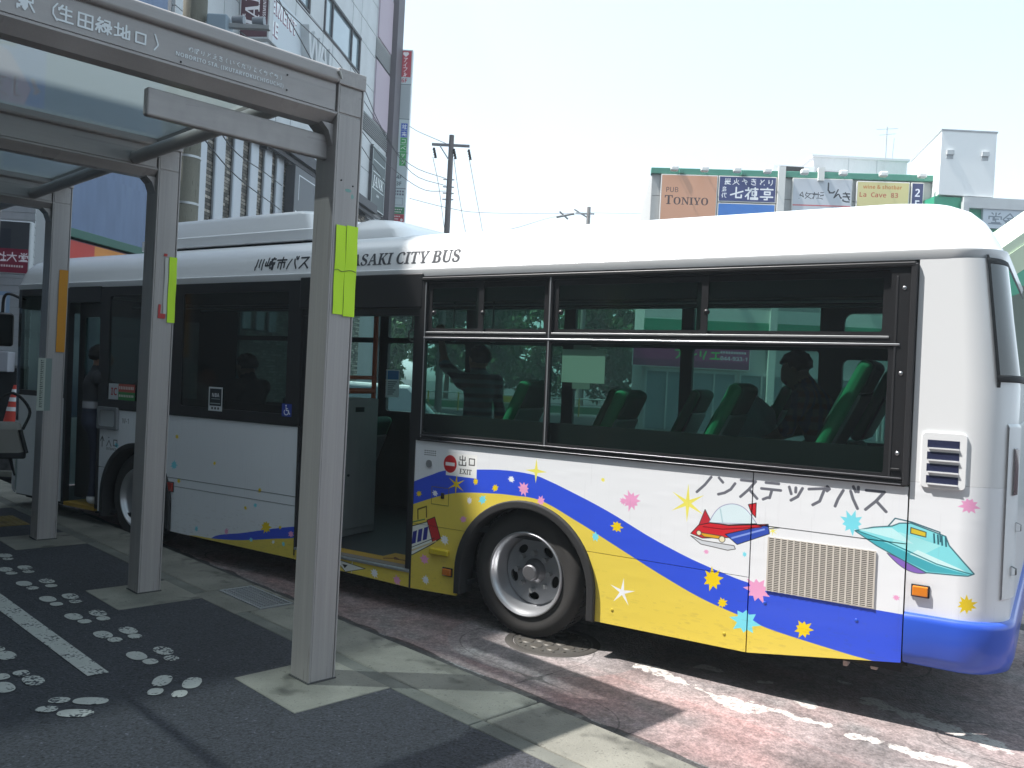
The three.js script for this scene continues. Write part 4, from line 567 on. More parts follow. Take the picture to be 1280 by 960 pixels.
// local axes: X = (-sin, 0, cos), Y up, Z = X x Y ... facade outward normal n = (cos, 0, sin) = -Z
const facade = (o) => { o.position.set(...FQ); o.rotation.y = -PI / 2 - FA; return o; };
const concretePanel = dataTex(512, (u, v, x, y) => { const w = fbm(u, v, 4, 4, 80), st = vnoise(u * 40, v * 3, 40, 83); const k = 0.84 + 0.12 * (w - 0.5) - 0.1 * Math.max(0, st - 0.7) + 0.03 * (hash(x, y, 5) - 0.5); return [k, k, k]; }, true, 0.3);
const brickTex = dataTex(512, (u, v, x, y) => { const row = Math.floor(v * 20), ux = u * 7 + (row % 2) * 0.5, col = Math.floor(ux), fx = ux - col, fy = v * 20 - row; if (fx < 0.05 || fy < 0.16) return [0.16, 0.15, 0.16]; const k = 0.3 + 0.4 * hash(col % 7, row, 90) + 0.1 * (hash(x, y, 3) - 0.5); return [k * 1.0, k * 0.97, k * 0.92]; }, true, 0.5);
const MB = { white: std([0.78, 0.81, 0.83], 0.6, { map: concretePanel }), pale: std([0.6, 0.63, 0.66], 0.6, { map: concretePanel }), dark: std([0.045, 0.045, 0.055], 0.6), glass: phys([0.2, 0.27, 0.31], 0.08, { clearcoat: 1 }), brick: std([1.15, 1.1, 1.05], 0.9, { map: brickTex }), metal: std([0.42, 0.45, 0.49], 0.35, { metalness: 0.4 }), maroon: std([0.13, 0.03, 0.05], 0.5), purple: std([0.42, 0.34, 0.4], 0.6) };
{
  const b = thing('commercial_building', 'tall white panelled building with louvres and signs rising behind the bus roof', 'building'); facade(b);
  const Z = (x0, x1, y0, y1, out0, out1) => bx(x0, x1, y0, y1, -out1, -out0); // out = metres in front of the facade
  mesh('body', bx(0, 22.3, 0, 26, 0.12, 14), MB.pale, b);
  // wall panels, leaving the windows and louvres open
  const openings = [[6.29, 11.06, 15.02, 16.62], [12.66, 18, 15.02, 16.62], [1.3, 3.85, 16.75, 17.65], [1.2, 5.3, 12.88, 13.72], [6.29, 11.06, 20, 21.6], [12.66, 18, 20, 21.6]];
  const ys = [9.6, 11.2, 12.88, 13.72, 15.02, 16.62, 17.65, 19, 20, 21.6, 23.4, 26], xs = [1.2, 2.5, 3.85, 5.3, 6.29, 7.5, 8.7, 9.9, 11.06, 12.66, 14, 15.3, 16.6, 18, 19.5, 21, 22.3], unit = new THREE.BoxGeometry(1, 1, 1);
  for (let i = 0; i + 1 < xs.length; i++) for (let j = 0; j + 1 < ys.length; j++) { const x = (xs[i] + xs[i + 1]) / 2, y = (ys[j] + ys[j + 1]) / 2; if (openings.some(([a, c, d, e]) => x > a && x < c && y > d && y < e)) continue; const p = mesh('wall_panel', unit, MB.white, b); p.scale.set(xs[i + 1] - xs[i] - 0.03, ys[j + 1] - ys[j] - 0.03, 0.1); p.position.set(x, y, 0.06 + 0.006 * ((i * 7 + j * 3) % 3)); }
  for (const [x0, x1, y0, ms] of [[6.29, 11.06, 15.02, [7.53, 10.1]], [12.66, 18, 15.02, [14, 16]], [6.29, 11.06, 20, [7.5, 10]], [12.66, 18, 20, [14, 16]]]) {
    const w = new THREE.Group(); w.name = 'window'; b.add(w); const y1 = y0 + 1.6;
    mesh('frame', merge([Z(x0, x1, y0, y0 + 0.08, -0.05, 0.03), Z(x0, x1, y1 - 0.1, y1, -0.05, 0.05), Z(x0, x0 + 0.12, y0, y1, -0.05, 0.03), Z(x1 - 0.1, x1, y0, y1, -0.05, 0.03), ...ms.map((m) => Z(m - 0.05, m + 0.05, y0, y1, -0.05, 0.02))]), MB.dark, w);
    const e = [x0, ...ms, x1]; for (let i = 0; i + 1 < e.length; i++) mesh('pane', bx(e[i] + 0.05, e[i + 1] - 0.05, y0 + 0.06, y1 - 0.08, 0.05, 0.07), MB.glass, w);
  }
  for (const [x0, x1, y0, y1, n] of [[1.3, 3.85, 16.78, 17.62, 9], [1.2, 5.3, 12.9, 13.7, 8]]) { const l = new THREE.Group(); l.name = 'louvre'; b.add(l); mesh('recess', Z(x0, x1, y0, y1, -0.1, -0.08), MB.dark, l); for (let i = 0; i < n; i++) { const y = y0 + (y1 - y0) * (i + 0.5) / n; mesh('slat', bx(x0, x1, -0.012, 0.012, -0.05, 0.05).rotateX(-0.5).translate(0, y, 0.02), MB.white, l); } }
  mesh('corner_column', Z(0.02, 1.18, 0, 26, -0.1, 0.28), std([0.1, 0.085, 0.1], 0.6), b);
  // eaves, lower wall of stone, metal fins
  mesh('lower_wall', muv(Z(4.3, 22.3, 0, 9.2, -0.12, 0.0)), MB.brick, b);
  mesh('eaves', merge([Z(4.2, 22.6, 9.2, 9.58, 0, 0.55), Z(4.2, 22.6, 9.02, 9.16, 0.25, 0.4)]), MB.dark, b);
  for (let i = 0; i < 9; i++) mesh('eaves_bracket', Z(5 + i * 1.9, 5.25 + i * 1.9, 8.95, 9.2, 0, 0.3), MB.dark, b);
  for (const x of [19.55, 18.35, 17.15, 16.05, 15.0, 20.7]) mesh('metal_fin', rbx(x - 0.3, x + 0.3, 3, 9.18, -0.14, -0.02, 0.05, 2), MB.metal, b);
  const lv = new THREE.Group(); lv.name = 'louvre'; b.add(lv); mesh('recess', Z(1.2, 4.3, 7.6, 9.4, -0.1, 0), MB.dark, lv); for (let i = 0; i < 9; i++) mesh('slat', bx(1.3, 4.3, -0.015, 0.015, -0.06, 0.04).rotateX(-0.5).translate(0, 7.8 + i * 0.18, -0.04), MB.white, lv);
  // faded posters
  const fp = (txt) => std(0xffffff, 0.7, { map: canvasTex(256, 256, (g) => { g.fillStyle = '#a892a4'; g.fillRect(0, 0, 256, 256); g.fillStyle = '#b7a4b4'; g.fillRect(0, 0, 256, 90); g.fillStyle = 'rgba(235,230,236,.75)'; g.font = 'bold 38px sans-serif'; g.fillText(txt, 30, 66, 200); }) });
  const pl = (n, x0, x1, y0, y1, m, out = 0.06) => mesh(n, Z(x0, x1, y0, y1, -0.02, out), m, b);
  pl('faded_poster', 1.35, 3.7, 17.72, 20.3, MB.purple); pl('faded_poster', 1.4, 3.8, 13.78, 16.6, MB.purple);
  void fp;
}
// things fixed to that building
const onFacade = (name, label, cat, x, y, out, group) => { const t = thing(name, label, cat, group); const v = new THREE.Vector3(x, y, -out).applyEuler(new THREE.Euler(0, -PI / 2 - FA, 0)); t.position.set(FQ[0] + v.x, y, FQ[2] + v.z); t.rotation.y = -PI / 2 - FA; return t; };
// a printed face looking out of the facade (local -z), readable from the street
const face = (w, h, mat) => new THREE.Mesh(new THREE.PlaneGeometry(w, h).rotateY(PI), mat);
const board = (t, w, h, d, mat, fmat, out = 0) => { mesh('panel', bx(-w / 2, w / 2, -h / 2, h / 2, -d, 0), mat, t); const f = face(w - 0.04, h - 0.04, fmat); f.name = 'sign_face'; f.position.z = -d - 0.004 - out; f.castShadow = f.receiveShadow = true; t.add(f); return f; };
{
  const dk = onFacade('shop_sign', 'dark green sign with white rules and letters at the building corner', 'sign', 2.8, 11.08, 0.02);
  board(dk, 2.35, 2.95, 0.12, MB.dark, std(0xffffff, 0.5, { map: canvasTex(256, 320, (g) => { g.fillStyle = '#3d4b4e'; g.fillRect(0, 0, 256, 320); g.strokeStyle = '#d6dcdc'; g.lineWidth = 5; g.strokeRect(3, 3, 250, 314); for (const y of [70, 130, 215]) { g.beginPath(); g.moveTo(20, y); g.lineTo(236, y); g.stroke(); } g.fillStyle = '#dfe4e4'; g.font = 'italic bold 74px serif'; g.fillText('JANK', 22, 200, 215); g.font = 'bold 17px sans-serif'; g.fillText('GAME', 100, 250); }) }));
  const pa = onFacade('shop_sign', 'large grey PACHINKO sign board under the eaves', 'sign', 11.2, 7.75, 0.05);
  board(pa, 6.3, 2.5, 0.35, MB.dark, std(0xffffff, 0.5, { map: canvasTex(1024, 408, (g) => { g.fillStyle = '#565a61'; g.fillRect(0, 0, 1024, 408); g.strokeStyle = '#d3d8dc'; g.lineWidth = 7; g.beginPath(); g.moveTo(66, 190); g.lineTo(66, 42); g.lineTo(960, 42); g.stroke(); g.fillStyle = '#e3e6e8'; g.font = 'bold 100px sans-serif'; g.fillText('PACHINKO', 14, 330, 640); }) }));
  const ms = onFacade('shop_sign', 'white and maroon AMUSEMENT SQUARE lettering high on the building wall', 'sign', 16.0, 13.45, 0.02);
  board(ms, 5.0, 1.7, 0.06, MB.white, std(0xffffff, 0.6, { map: canvasTex(1024, 348, (g) => { g.fillStyle = '#c6cdd3'; g.fillRect(0, 0, 1024, 348); for (const [t, y] of [['AMUSEMENT', 140], ['SQUARE', 290]]) { g.font = 'bold 140px sans-serif'; g.fillStyle = '#6b2a44'; const w = 940; for (let k = 0; k < 16; k++) g.fillText(t, 46 - k, y + k * 0.8, w); g.fillStyle = '#eceff1'; g.fillText(t, 46, y, w); } }) }));
  const lt = [['W', 13.35], ['A', 12.15], ['L', 11.15]];
  const Font = await new FontLoader().loadAsync('fonts/droid/droid_sans_bold.typeface.json');
  const big = onFacade('channel_letters', 'large pale letters with dark sides standing off the building wall', 'sign', 12.2, 13.05, 0.05);
  for (const [c, x] of lt) mesh('letter', new TextGeometry(c, { font: Font, size: 1.15, depth: 0.35, curveSegments: 4 }).rotateY(PI).translate(x - 12.2 + 0.4, 0, 0), MB.white, big);
  // projecting maroon banner sign: broad face towards the camera
  const pj = onFacade('projecting_sign', 'maroon vertical projecting sign with white script letters', 'sign', 18.4, 14.4, 0.02);
  mesh('panel', bx(-0.15, 0.15, -2.6, 3.4, -0.95, 0), MB.white, pj);
  const pf = mesh('sign_face', new THREE.PlaneGeometry(0.86, 5.9).rotateY(PI / 2).translate(0.155, 0.4, -0.47), std(0xffffff, 0.5, { map: canvasTex(256, 1756, (g) => { g.fillStyle = '#4a1a2d'; g.fillRect(0, 0, 256, 1756); g.save(); g.translate(85, 1720); g.rotate(-PI / 2); g.fillStyle = '#e7e3e6'; g.font = 'italic bold 190px serif'; g.fillText('JANKland', 40, 90, 1100); g.font = 'bold 40px sans-serif'; g.fillText('AMUSEMENT SQUARE', 60, 150, 800); g.fillText('GAME', 60, -40); g.restore(); }) }), pj); void pf;
}
// tall tenant sign past the building corner
{
  const t = thing('tenant_sign', 'tall narrow vertical tenant sign with red top on the building corner', 'sign', undefined, [-6.36, 9.48, -45.0]);
  mesh('case', rbx(-0.36, 0.36, 0, 9.05, -0.4, 0, 0.02), std([0.66, 0.68, 0.69], 0.5), t);
  const tx = canvasTex(160, 2000, (g) => {
    g.fillStyle = '#b9c6c9'; g.fillRect(0, 0, 160, 2000); g.fillStyle = '#b02038'; g.fillRect(10, 8, 140, 300); g.fillStyle = '#e8dfe2'; g.beginPath(); g.arc(66, 40, 20, 0, 7); g.arc(96, 40, 20, 0, 7); g.fill(); g.beginPath(); g.moveTo(48, 50); g.lineTo(114, 50); g.lineTo(81, 78); g.fill();
    writeDown(g, 'アイフル', 52, 84, 54, 7, '#efe6e8', 1.02); g.fillStyle = '#b02038'; g.font = 'bold 66px sans-serif'; g.fillText('6F', 40, 372);
    g.strokeStyle = '#5a6266'; g.lineWidth = 9; for (const y of [394, 790, 1180, 1590]) { g.beginPath(); g.moveTo(0, y); g.lineTo(160, y); g.stroke(); } g.fillStyle = '#a2aaae'; g.fillRect(8, 402, 144, 380);
    ['城', '南', 'コ', 'ベ', 'ッ', 'ツ'].forEach((c, i) => { g.fillStyle = i < 2 ? '#2e57b8' : '#2f9c4a'; const y = 840 + i * 82; g.fillRect(66, y, 78, 78); g.strokeStyle = '#eef3f0'; glyph(g, c, 76, y + 10, 58, 6); });
    g.fillStyle = '#566'; for (let i = 0; i < 12; i++) g.fillRect(24, 930 + i * 34, 16, 20); g.fillStyle = '#33404a'; g.font = 'bold 62px sans-serif'; g.fillText('4F', 40, 1480); g.fillText('3F', 40, 1556);
    g.fillStyle = '#667'; for (let i = 0; i < 4; i++) for (let j = 0; j < 2; j++) g.fillRect(22 + i * 32, 1612 + j * 34, 22, 22); g.strokeStyle = '#667'; g.lineWidth = 4; g.strokeRect(30, 1700, 100, 80); g.font = 'bold 24px sans-serif'; g.fillStyle = '#667'; g.fillText('カフェ', 44, 1750);
    g.fillStyle = '#2f7d4e'; g.fillRect(4, 1806, 152, 78); g.fillStyle = '#b02a3a'; g.fillRect(4, 1886, 152, 112); g.fillStyle = '#e3d9dc'; for (let i = 0; i < 5; i++) { g.fillRect(16 + i * 24, 1826, 16, 12); g.fillRect(34 + i * 18, 1854, 12, 12); g.fillRect(14 + i * 20, 1904, 14, 14); g.fillRect(14 + i * 16, 1934, 10, 14); g.fillRect(14 + i * 16, 1964, 12, 14); } g.beginPath(); g.arc(128, 1950, 16, 0, 7); g.fill();
  });
  mesh('sign_face', new THREE.PlaneGeometry(0.68, 8.98).translate(0, 4.525, 0.004), std(0xffffff, 0.5, { map: tx }), t);
  for (const y of [8.25, 6.25, 4.65, 2.6, 1.05]) mesh('bracket', bx(-0.75, -0.34, y - 0.17, y + 0.17, -0.3, -0.1), std([0.3, 0.3, 0.32], 0.5), t);
}
// blue corrugated building, red shop sign under it
{
  const b = thing('corrugated_building', 'blue corrugated metal building with green trim behind the shelter posts', 'building'); facade(b);
  mesh('body', bx(22.95, 36, 0, 12.5, 0.15, 12), std([0.1, 0.13, 0.18], 0.8), b);
  const pts = []; for (let i = 0; i < 50; i++) { const x = 22.9 + i * 0.26; pts.push([x, -0.07], [x + 0.1, -0.07], [x + 0.13, 0.09], [x + 0.23, 0.09]); } pts.push([36, 0.12], [22.9, 0.12]);
  const corrTex = dataTex(256, (u, v) => { const k = 0.85 + 0.08 * (vnoise(u * 20, v * 4, 20, 3) - 0.5); return [k * 0.86, k * 0.96, k * 1.15]; }, true, 0.5);
  mesh('corrugated_sheet', muv(slab(shapeOf(pts), 7.9).rotateX(-PI / 2).translate(0, 4.62, 0)), std([0.25, 0.28, 0.31], 0.5, { map: corrTex, side: THREE.DoubleSide }), b);
  mesh('trim', rbx(22.85, 36, 4.44, 4.64, -0.16, 0.1, 0.02), std([0.03, 0.12, 0.09], 0.5), b);
  const r = onFacade('shop_sign', 'red and orange shop sign under the green trim', 'sign', 27.2, 3.7, 0.02);
  board(r, 7.9, 1.4, 0.08, MB.maroon, std(0xffffff, 0.5, { map: canvasTex(1024, 182, (g) => { g.fillStyle = '#c23a30'; g.fillRect(0, 0, 1024, 182); g.fillStyle = '#d98a35'; g.fillRect(735, 0, 289, 182); for (const [o, c, w] of [[4, '#5d1a18', 18], [0, '#f0e9e2', 12]]) { g.strokeStyle = c; g.lineWidth = w; glyph(g, '宅', 510 + o, 36 + o, 100, w); glyph(g, 'イ', 612 + o, 40 + o, 96, w); glyph(g, 'ル', 700 + o, 40 + o, 96, w); } }) }));
  const bill = thing('billboard', 'pink and blue billboard seen through the glass roof', 'billboard', undefined, [-9.45, 7.15, -16.0], 0.55);
  mesh('panel', bx(-1.1, 0.55, -0.75, 1.1, -0.12, 0), MB.white, bill); mesh('sign_face', new THREE.PlaneGeometry(1.6, 1.8).translate(-0.27, 0.17, 0.004), std(0xffffff, 0.6, { map: canvasTex(256, 288, (g) => { g.fillStyle = '#5f80d8'; g.fillRect(0, 0, 256, 288); g.fillStyle = '#eba3c2'; g.beginPath(); g.moveTo(0, 60); g.lineTo(160, 130); g.lineTo(220, 230); g.lineTo(200, 288); g.lineTo(0, 288); g.fill(); g.strokeStyle = '#4b4c66'; g.lineWidth = 10; g.strokeRect(60, -20, 110, 130); write(g, 'さい', 86, 190, 76, 13, '#f2e6ea'); write(g, 'さい', 86, 190, 76, 7, '#c4425a'); }) }), bill);
  mesh('stanchion', bx(-0.2, -0.1, -7.1, -0.7, -0.3, -0.15), M.steel, bill);
}
// white weatherboarded kiosk at the left edge with a maroon sign
{
  const k = thing('kiosk', 'white weatherboarded kiosk at the left edge beyond the shelter', 'building', undefined, [-10.3, 0, -15.2]);
  mesh('body', bx(-2.6, 1.82, 0, 4.5, -0.5, -0.04), std([0.3, 0.31, 0.32], 0.7), k);
  const bd = []; for (let i = 0; i < 22; i++) bd.push(new THREE.BoxGeometry(4.44, 0.12, 0.03).rotateX(0.12).translate(-0.39, 1.72 + i * 0.128, -0.01)); mesh('weatherboard', muv(merge(bd)), std([0.62, 0.64, 0.66], 0.6, { map: concretePanel }), k).userData.kind = 'stuff';
  mesh('shutter_opening', bx(-2.4, 1.78, 0.1, 1.62, -0.05, 0), M.dark, k); mesh('corner_post', bx(0.9, 1.2, 0.0, 1.62, 0, 0.12), MB.white, k);
  mesh('poster', bx(0.7, 1.46, 2.25, 2.95, 0.012, 0.02), std([0.28, 0.4, 0.55], 0.6), k); mesh('poster_sheet', bx(0.76, 1.40, 2.32, 2.88, 0.021, 0.024), std([0.5, 0.55, 0.6], 0.7), k);
  mesh('meter_box', rbx(1.25, 1.6, 1.55, 1.9, 0, 0.22, 0.02), std([0.4, 0.4, 0.43], 0.5), k);
  const s = thing('shop_sign', 'maroon sign with white Japanese characters at the left edge', 'sign', undefined, [-8.42, 3.58, -14.0], 0.12);
  mesh('case', rbx(-1.5, 0.53, -0.42, 0.44, -0.14, 0, 0.02), MB.white, s); mesh('sign_face', new THREE.PlaneGeometry(1.98, 0.82).translate(-0.485, 0.01, 0.004), std(0xffffff, 0.45, { map: canvasTex(512, 212, (g) => { g.fillStyle = '#3c3d42'; g.fillRect(0, 0, 512, 112); g.fillStyle = '#2d2e38'; g.fillRect(330, 30, 110, 82); g.fillStyle = '#7c1f38'; g.fillRect(0, 112, 512, 100); write(g, '社大', 385, 126, 40, 5, '#e9dfe2', 1.05); write(g, '堂', 475, 128, 36, 5, '#e9dfe2'); g.fillStyle = '#cbb'; for (let i = 0; i < 12; i++) g.fillRect(376 + i * 10, 180, 7, 9); }) }), s);
  const gb = thing('side_building', 'pale grey building between the kiosk and the third post', 'building', undefined, [-11.2, 0, -20]);
  mesh('body', bx(-4, 1.1, 0, 5.6, -0.4, 0), MB.pale, gb); mesh('parapet', bx(-4.1, 1.15, 5.6, 5.8, -0.42, 0.08), MB.white, gb); mesh('canopy', extX([[0, 3.6], [0.9, 3.25], [0.9, 3.15], [0, 3.3]], -3, 1.05), MB.metal, gb); mesh('band', bx(-3.9, 1.0, 2.86, 2.98, 0, 0.05), MB.dark, gb);
}
// low planter wall, traffic cone, person with a bag at the left edge
{
  const w = thing('planter_wall', 'low grey concrete wall at the left edge under the cone', 'low wall', undefined, [-8.1, 0, -12.45], 0.1); mesh('block', muv(rbx(-2.5, 1.22, 0.12, 0.8, -0.7, 0, 0.02)), std([0.33, 0.32, 0.38], 0.85, { map: concreteMap }), w); mesh('coping', muv(rbx(-2.54, 1.26, 0.8, 0.84, -0.74, 0.04, 0.012)), std([0.5, 0.5, 0.5], 0.85, { map: concreteMap }), w); mesh('footing', muv(rbx(-2.6, 1.3, 0.11, 0.19, -0.8, 0.1, 0.01)), M.concrete, w);
  const c = thing('traffic_cone', 'red and white striped traffic cone on the low wall', 'traffic cone', undefined, [-7.28, 0.84, -12.75]);
  mesh('base', rbx(-0.19, 0.19, 0, 0.03, -0.19, 0.19, 0.012), std([0.5, 0.05, 0.03], 0.6), c); mesh('shell', new THREE.CylinderGeometry(0.025, 0.14, 0.55, 24, 1).translate(0, 0.305, 0), std([0.55, 0.05, 0.03], 0.5), c);
  for (const [y, h] of [[0.2, 0.06], [0.34, 0.06], [0.47, 0.05]]) { const R = (q) => 0.14 - 0.115 * (q - 0.03) / 0.55 + 0.003; mesh('white_band', new THREE.CylinderGeometry(R(y + h), R(y), h, 24, 1, true).translate(0, y + h / 2, 0), std([0.75, 0.75, 0.75], 0.5), c); }
}
// ---------- buildings on the far right with the row of signs ----------
{
  const RO = [5.09, 0, -34], ra = -5.5 * PI / 180;
  const b = thing('sign_building', 'low building with green roof trim carrying a row of shop signs', 'building', undefined, RO, ra);
  const wall = std([0.62, 0.63, 0.63], 0.7, { map: concretePanel }), green = std([0.06, 0.26, 0.19], 0.5), dg = std([0.03, 0.34, 0.2], 0.5);
  mesh('body', bx(-0.05, 10.75, 0, 10.25, -9, -0.06), std([0.5, 0.51, 0.51], 0.7), b);
  // cladding panels
  for (let i = 0; i < 9; i++) for (const [y0, y1] of [[5.0, 6.6], [6.6, 8.2], [8.2, 9.3], [9.3, 10.13]]) mesh('cladding_panel', bx(-0.05 + i * 1.2 + 0.01, -0.05 + (i + 1) * 1.2 - 0.01, y0 + 0.01, y1 - 0.01, -0.06, 0), wall, b);
  mesh('roof_trim', rbx(-0.1, 10.78, 10.13, 10.36, -0.3, 0.14, 0.02), green, b);
  mesh('green_band', bx(-0.05, 10.75, 4.0, 4.5, -0.05, 0.04), dg, b); mesh('lower_wall', bx(-0.05, 10.75, 3.55, 4.0, -0.05, 0.02), wall, b); mesh('white_band', bx(-0.05, 10.75, 4.5, 5, -0.05, 0.02), std([0.75, 0.76, 0.74], 0.6), b);
  for (let i = 0; i < 6; i++) { const x = 0.1 + i * 1.8; const w = new THREE.Group(); w.name = 'shop_window'; b.add(w); mesh('frame', merge([bx(x, x + 1.7, 2.45, 2.55, 0, 0.06), bx(x, x + 0.07, 0.2, 2.5, 0, 0.06), bx(x + 0.82, x + 0.88, 0.2, 2.5, 0, 0.06), bx(x + 1.63, x + 1.7, 0.2, 2.5, 0, 0.06)]), MB.white, w); mesh('pane', bx(x + 0.07, x + 1.63, 0.2, 2.46, -0.03, -0.01), MB.glass, w); }
  mesh('pillar', merge([bx(4.72, 4.98, 0, 10.5, 0.02, 0.3), bx(6.2, 6.42, 10.0, 10.5, 0.02, 0.3), bx(10.7, 10.95, 0, 8.9, 0.1, 0.4)]), std([0.72, 0.72, 0.7], 0.6), b);
  const sign = (label, x0, x1, y0, y1, W, H, draw, name = 'shop_sign') => { const t = thing(name, label, 'sign'); const v = new THREE.Vector3((x0 + x1) / 2, 0, 0.03).applyEuler(new THREE.Euler(0, ra, 0)); t.position.set(RO[0] + v.x, (y0 + y1) / 2, RO[2] + v.z); t.rotation.y = ra; const w = x1 - x0, h = y1 - y0; mesh('case', rbx(-w / 2, w / 2, -h / 2, h / 2, 0, 0.16, 0.015), std([0.72, 0.72, 0.7], 0.5), t); mesh('sign_face', new THREE.PlaneGeometry(w - 0.07, h - 0.07).translate(0, 0, 0.164), std(0xffffff, 0.5, { map: canvasTex(W, H, draw) }), t); return t; };
  sign('salmon pink PUB TONIYO sign', 0.3, 2.47, 8.2, 10.1, 512, 448, (g) => { g.fillStyle = '#dba384'; g.fillRect(0, 0, 512, 448); g.fillStyle = '#4e3a3a'; g.font = '64px sans-serif'; g.fillText('PUB', 38, 160, 140); g.font = 'bold 118px serif'; g.fillText('T', 32, 276); g.font = 'bold 96px serif'; g.fillText('ONIYO', 112, 276, 345); });
  sign('navy sign with white brush characters beside the salmon sign', 2.5, 4.68, 9.1, 10.1, 512, 236, (g) => { g.fillStyle = '#343f78'; g.fillRect(0, 0, 512, 236); write(g, '炭火やきとり', 40, 14, 62, 8, '#eef0f4', 1.27); writeDown(g, '名代', 18, 96, 50, 6, '#eef0f4', 1.2); write(g, '七福亭', 100, 96, 122, 15, '#f2f4f8', 1.12); });
  sign('plain bright blue sign under the navy one', 2.5, 4.68, 8.2, 9.06, 64, 32, (g) => { g.fillStyle = '#3f7fd0'; g.fillRect(0, 0, 64, 32); });
  sign('pale grey sign with black brush script', 5.28, 7.5, 8.6, 10.1, 512, 346, (g) => { g.fillStyle = '#c9ced6'; g.fillRect(0, 0, 512, 346); g.fillStyle = '#c86a70'; g.fillRect(0, 236, 512, 12); write(g, '登久家場', 44, 118, 66, 6, '#353840', 0.82); write(g, 'し', 270, 16, 110, 13, '#2b2e38'); write(g, 'ん', 350, 86, 84, 11, '#2b2e38'); write(g, 'き', 420, 112, 92, 12, '#2b2e38'); });
  sign('yellow wine and shot bar sign with red letters', 7.66, 9.6, 8.8, 10.05, 512, 330, (g) => { g.fillStyle = '#d9cf94'; g.fillRect(0, 0, 512, 330); g.fillStyle = '#c77a38'; g.font = 'bold 54px sans-serif'; g.fillText('wine & shotbar', 54, 68, 390); g.fillStyle = '#b8442f'; g.font = 'bold 66px monospace'; g.fillText('La Cave 83', 16, 156, 480); });
  sign('small navy floor sign with a white 2 and F', 9.66, 10.12, 8.7, 10.05, 96, 282, (g) => { g.fillStyle = '#343c70'; g.fillRect(0, 0, 96, 282); g.fillStyle = '#eef'; g.font = 'bold 92px sans-serif'; g.fillText('2', 22, 110); g.fillText('F', 22, 205); });
  sign('magenta shop fascia seen through the bus windows', -0.45, 4.05, 2.62, 3.47, 1024, 196, (g) => { g.fillStyle = '#a02a72'; g.fillRect(0, 0, 1024, 196); g.fillStyle = '#7d1f5c'; g.fillRect(0, 130, 1024, 66); write(g, 'アルリエ', 360, 20, 96, 14, '#4fd26a', 1.1); g.fillStyle = '#e6d7e2'; g.font = 'bold 54px sans-serif'; g.fillText('044-933-1', 770, 112, 250); for (let i = 0; i < 10; i++) g.fillRect(770 + i * 23, 24, 16, 22); });
  // spot lamps along the trim
  const lamp = (x, tiltX, i) => { const t = thing('spot_lamp', 'small white spot lamp on the green trim over ' + ['the left half of the salmon sign', 'the right half of the salmon sign', 'the left half of the navy sign', 'the right half of the navy sign', 'the brush script sign, left one', 'the brush script sign, right one', 'the yellow wine bar sign', 'the small navy floor sign'][i], 'spot lamp', 'spot lamps above the row of signs'); const v = new THREE.Vector3(x, 0, 0.55).applyEuler(new THREE.Euler(0, ra, 0)); t.position.set(RO[0] + v.x, 10.24, RO[2] + v.z); t.rotation.y = ra; mesh('head', rbx(-0.15, 0.15, -0.1, 0.1, -0.12, 0.12, 0.06, 3), std([0.8, 0.8, 0.78], 0.4), t); mesh('arm', rod([0, 0.05, -0.05], [0, 0.18, -0.5], 0.02), M.steel, t); void tiltX; void i; };
  [0.76, 1.9, 3.12, 4.25, 5.62, 7.04, 8.5, 9.9].forEach((x, i) => lamp(x, 0, i));
  for (const x of [1.05, 3.4]) { const t = thing('junction_box', x < 2 ? 'small green box on the trim over the salmon sign' : 'small green box on the trim over the navy sign', 'box'); const v = new THREE.Vector3(x, 0, 0.2).applyEuler(new THREE.Euler(0, ra, 0)); t.position.set(RO[0] + v.x, 10.22, RO[2] + v.z); mesh('case', rbx(-0.08, 0.08, -0.08, 0.08, -0.06, 0.06, 0.01), green, t); }
  const up = thing('rooftop_building', 'white rooftop block with dark openings behind the sign building', 'building', undefined, [0, 0, -40]);
  mesh('body', bx(13.3, 17.6, 0, 12.75, -6, 0), std([0.9, 0.9, 0.92], 0.6, { map: concretePanel }), up); mesh('lower_block', bx(11.4, 13.3, 0, 12.25, -6, 0.2), std([0.72, 0.72, 0.74], 0.6), up); mesh('opening', bx(11.75, 12.8, 11.4, 12.2, 0.2, 0.22), M.dark, up); mesh('opening', bx(13.45, 14.6, 11.4, 12.1, 0.0, 0.03), M.dark, up); mesh('cap', bx(13.2, 17.7, 12.75, 12.85, -6.1, 0.06), std([0.6, 0.6, 0.62], 0.6), up); mesh('panel_joint', merge([14.9, 16.2].map((x) => bx(x, x + 0.03, 11.5, 12.75, 0, 0.01))), MB.pale, up);
  const an = thing('aerial', 'thin rooftop aerial beside the white tower', 'aerial', undefined, [16.6, 12.8, -40]); mesh('mast', rod([0, 0, 0], [0, 1.5, 0], 0.02), M.steel, an); mesh('rod', merge([rod([-0.5, 1.35, 0], [0.5, 1.45, 0], 0.012), rod([-0.35, 1.1, 0], [0.4, 1.2, 0], 0.012), rod([0.3, 0, 0], [0.35, 1.0, 0], 0.012)]), M.steel, an);
  const tw = thing('roof_tower', 'plain white tower block with two small vents at the right', 'building', undefined, [15.3, 0, -32]);
  const tg = slab(shapeOf([[0, 0], [2.02, 0], [2.9, 4.4], [0.9, 4.4]].map(([x, y]) => [x, y])), 2.35).rotateX(-PI / 2); mesh('body', muv(tg.translate(0, 9.45, 0)), std([0.85, 0.86, 0.86], 0.6), tw);
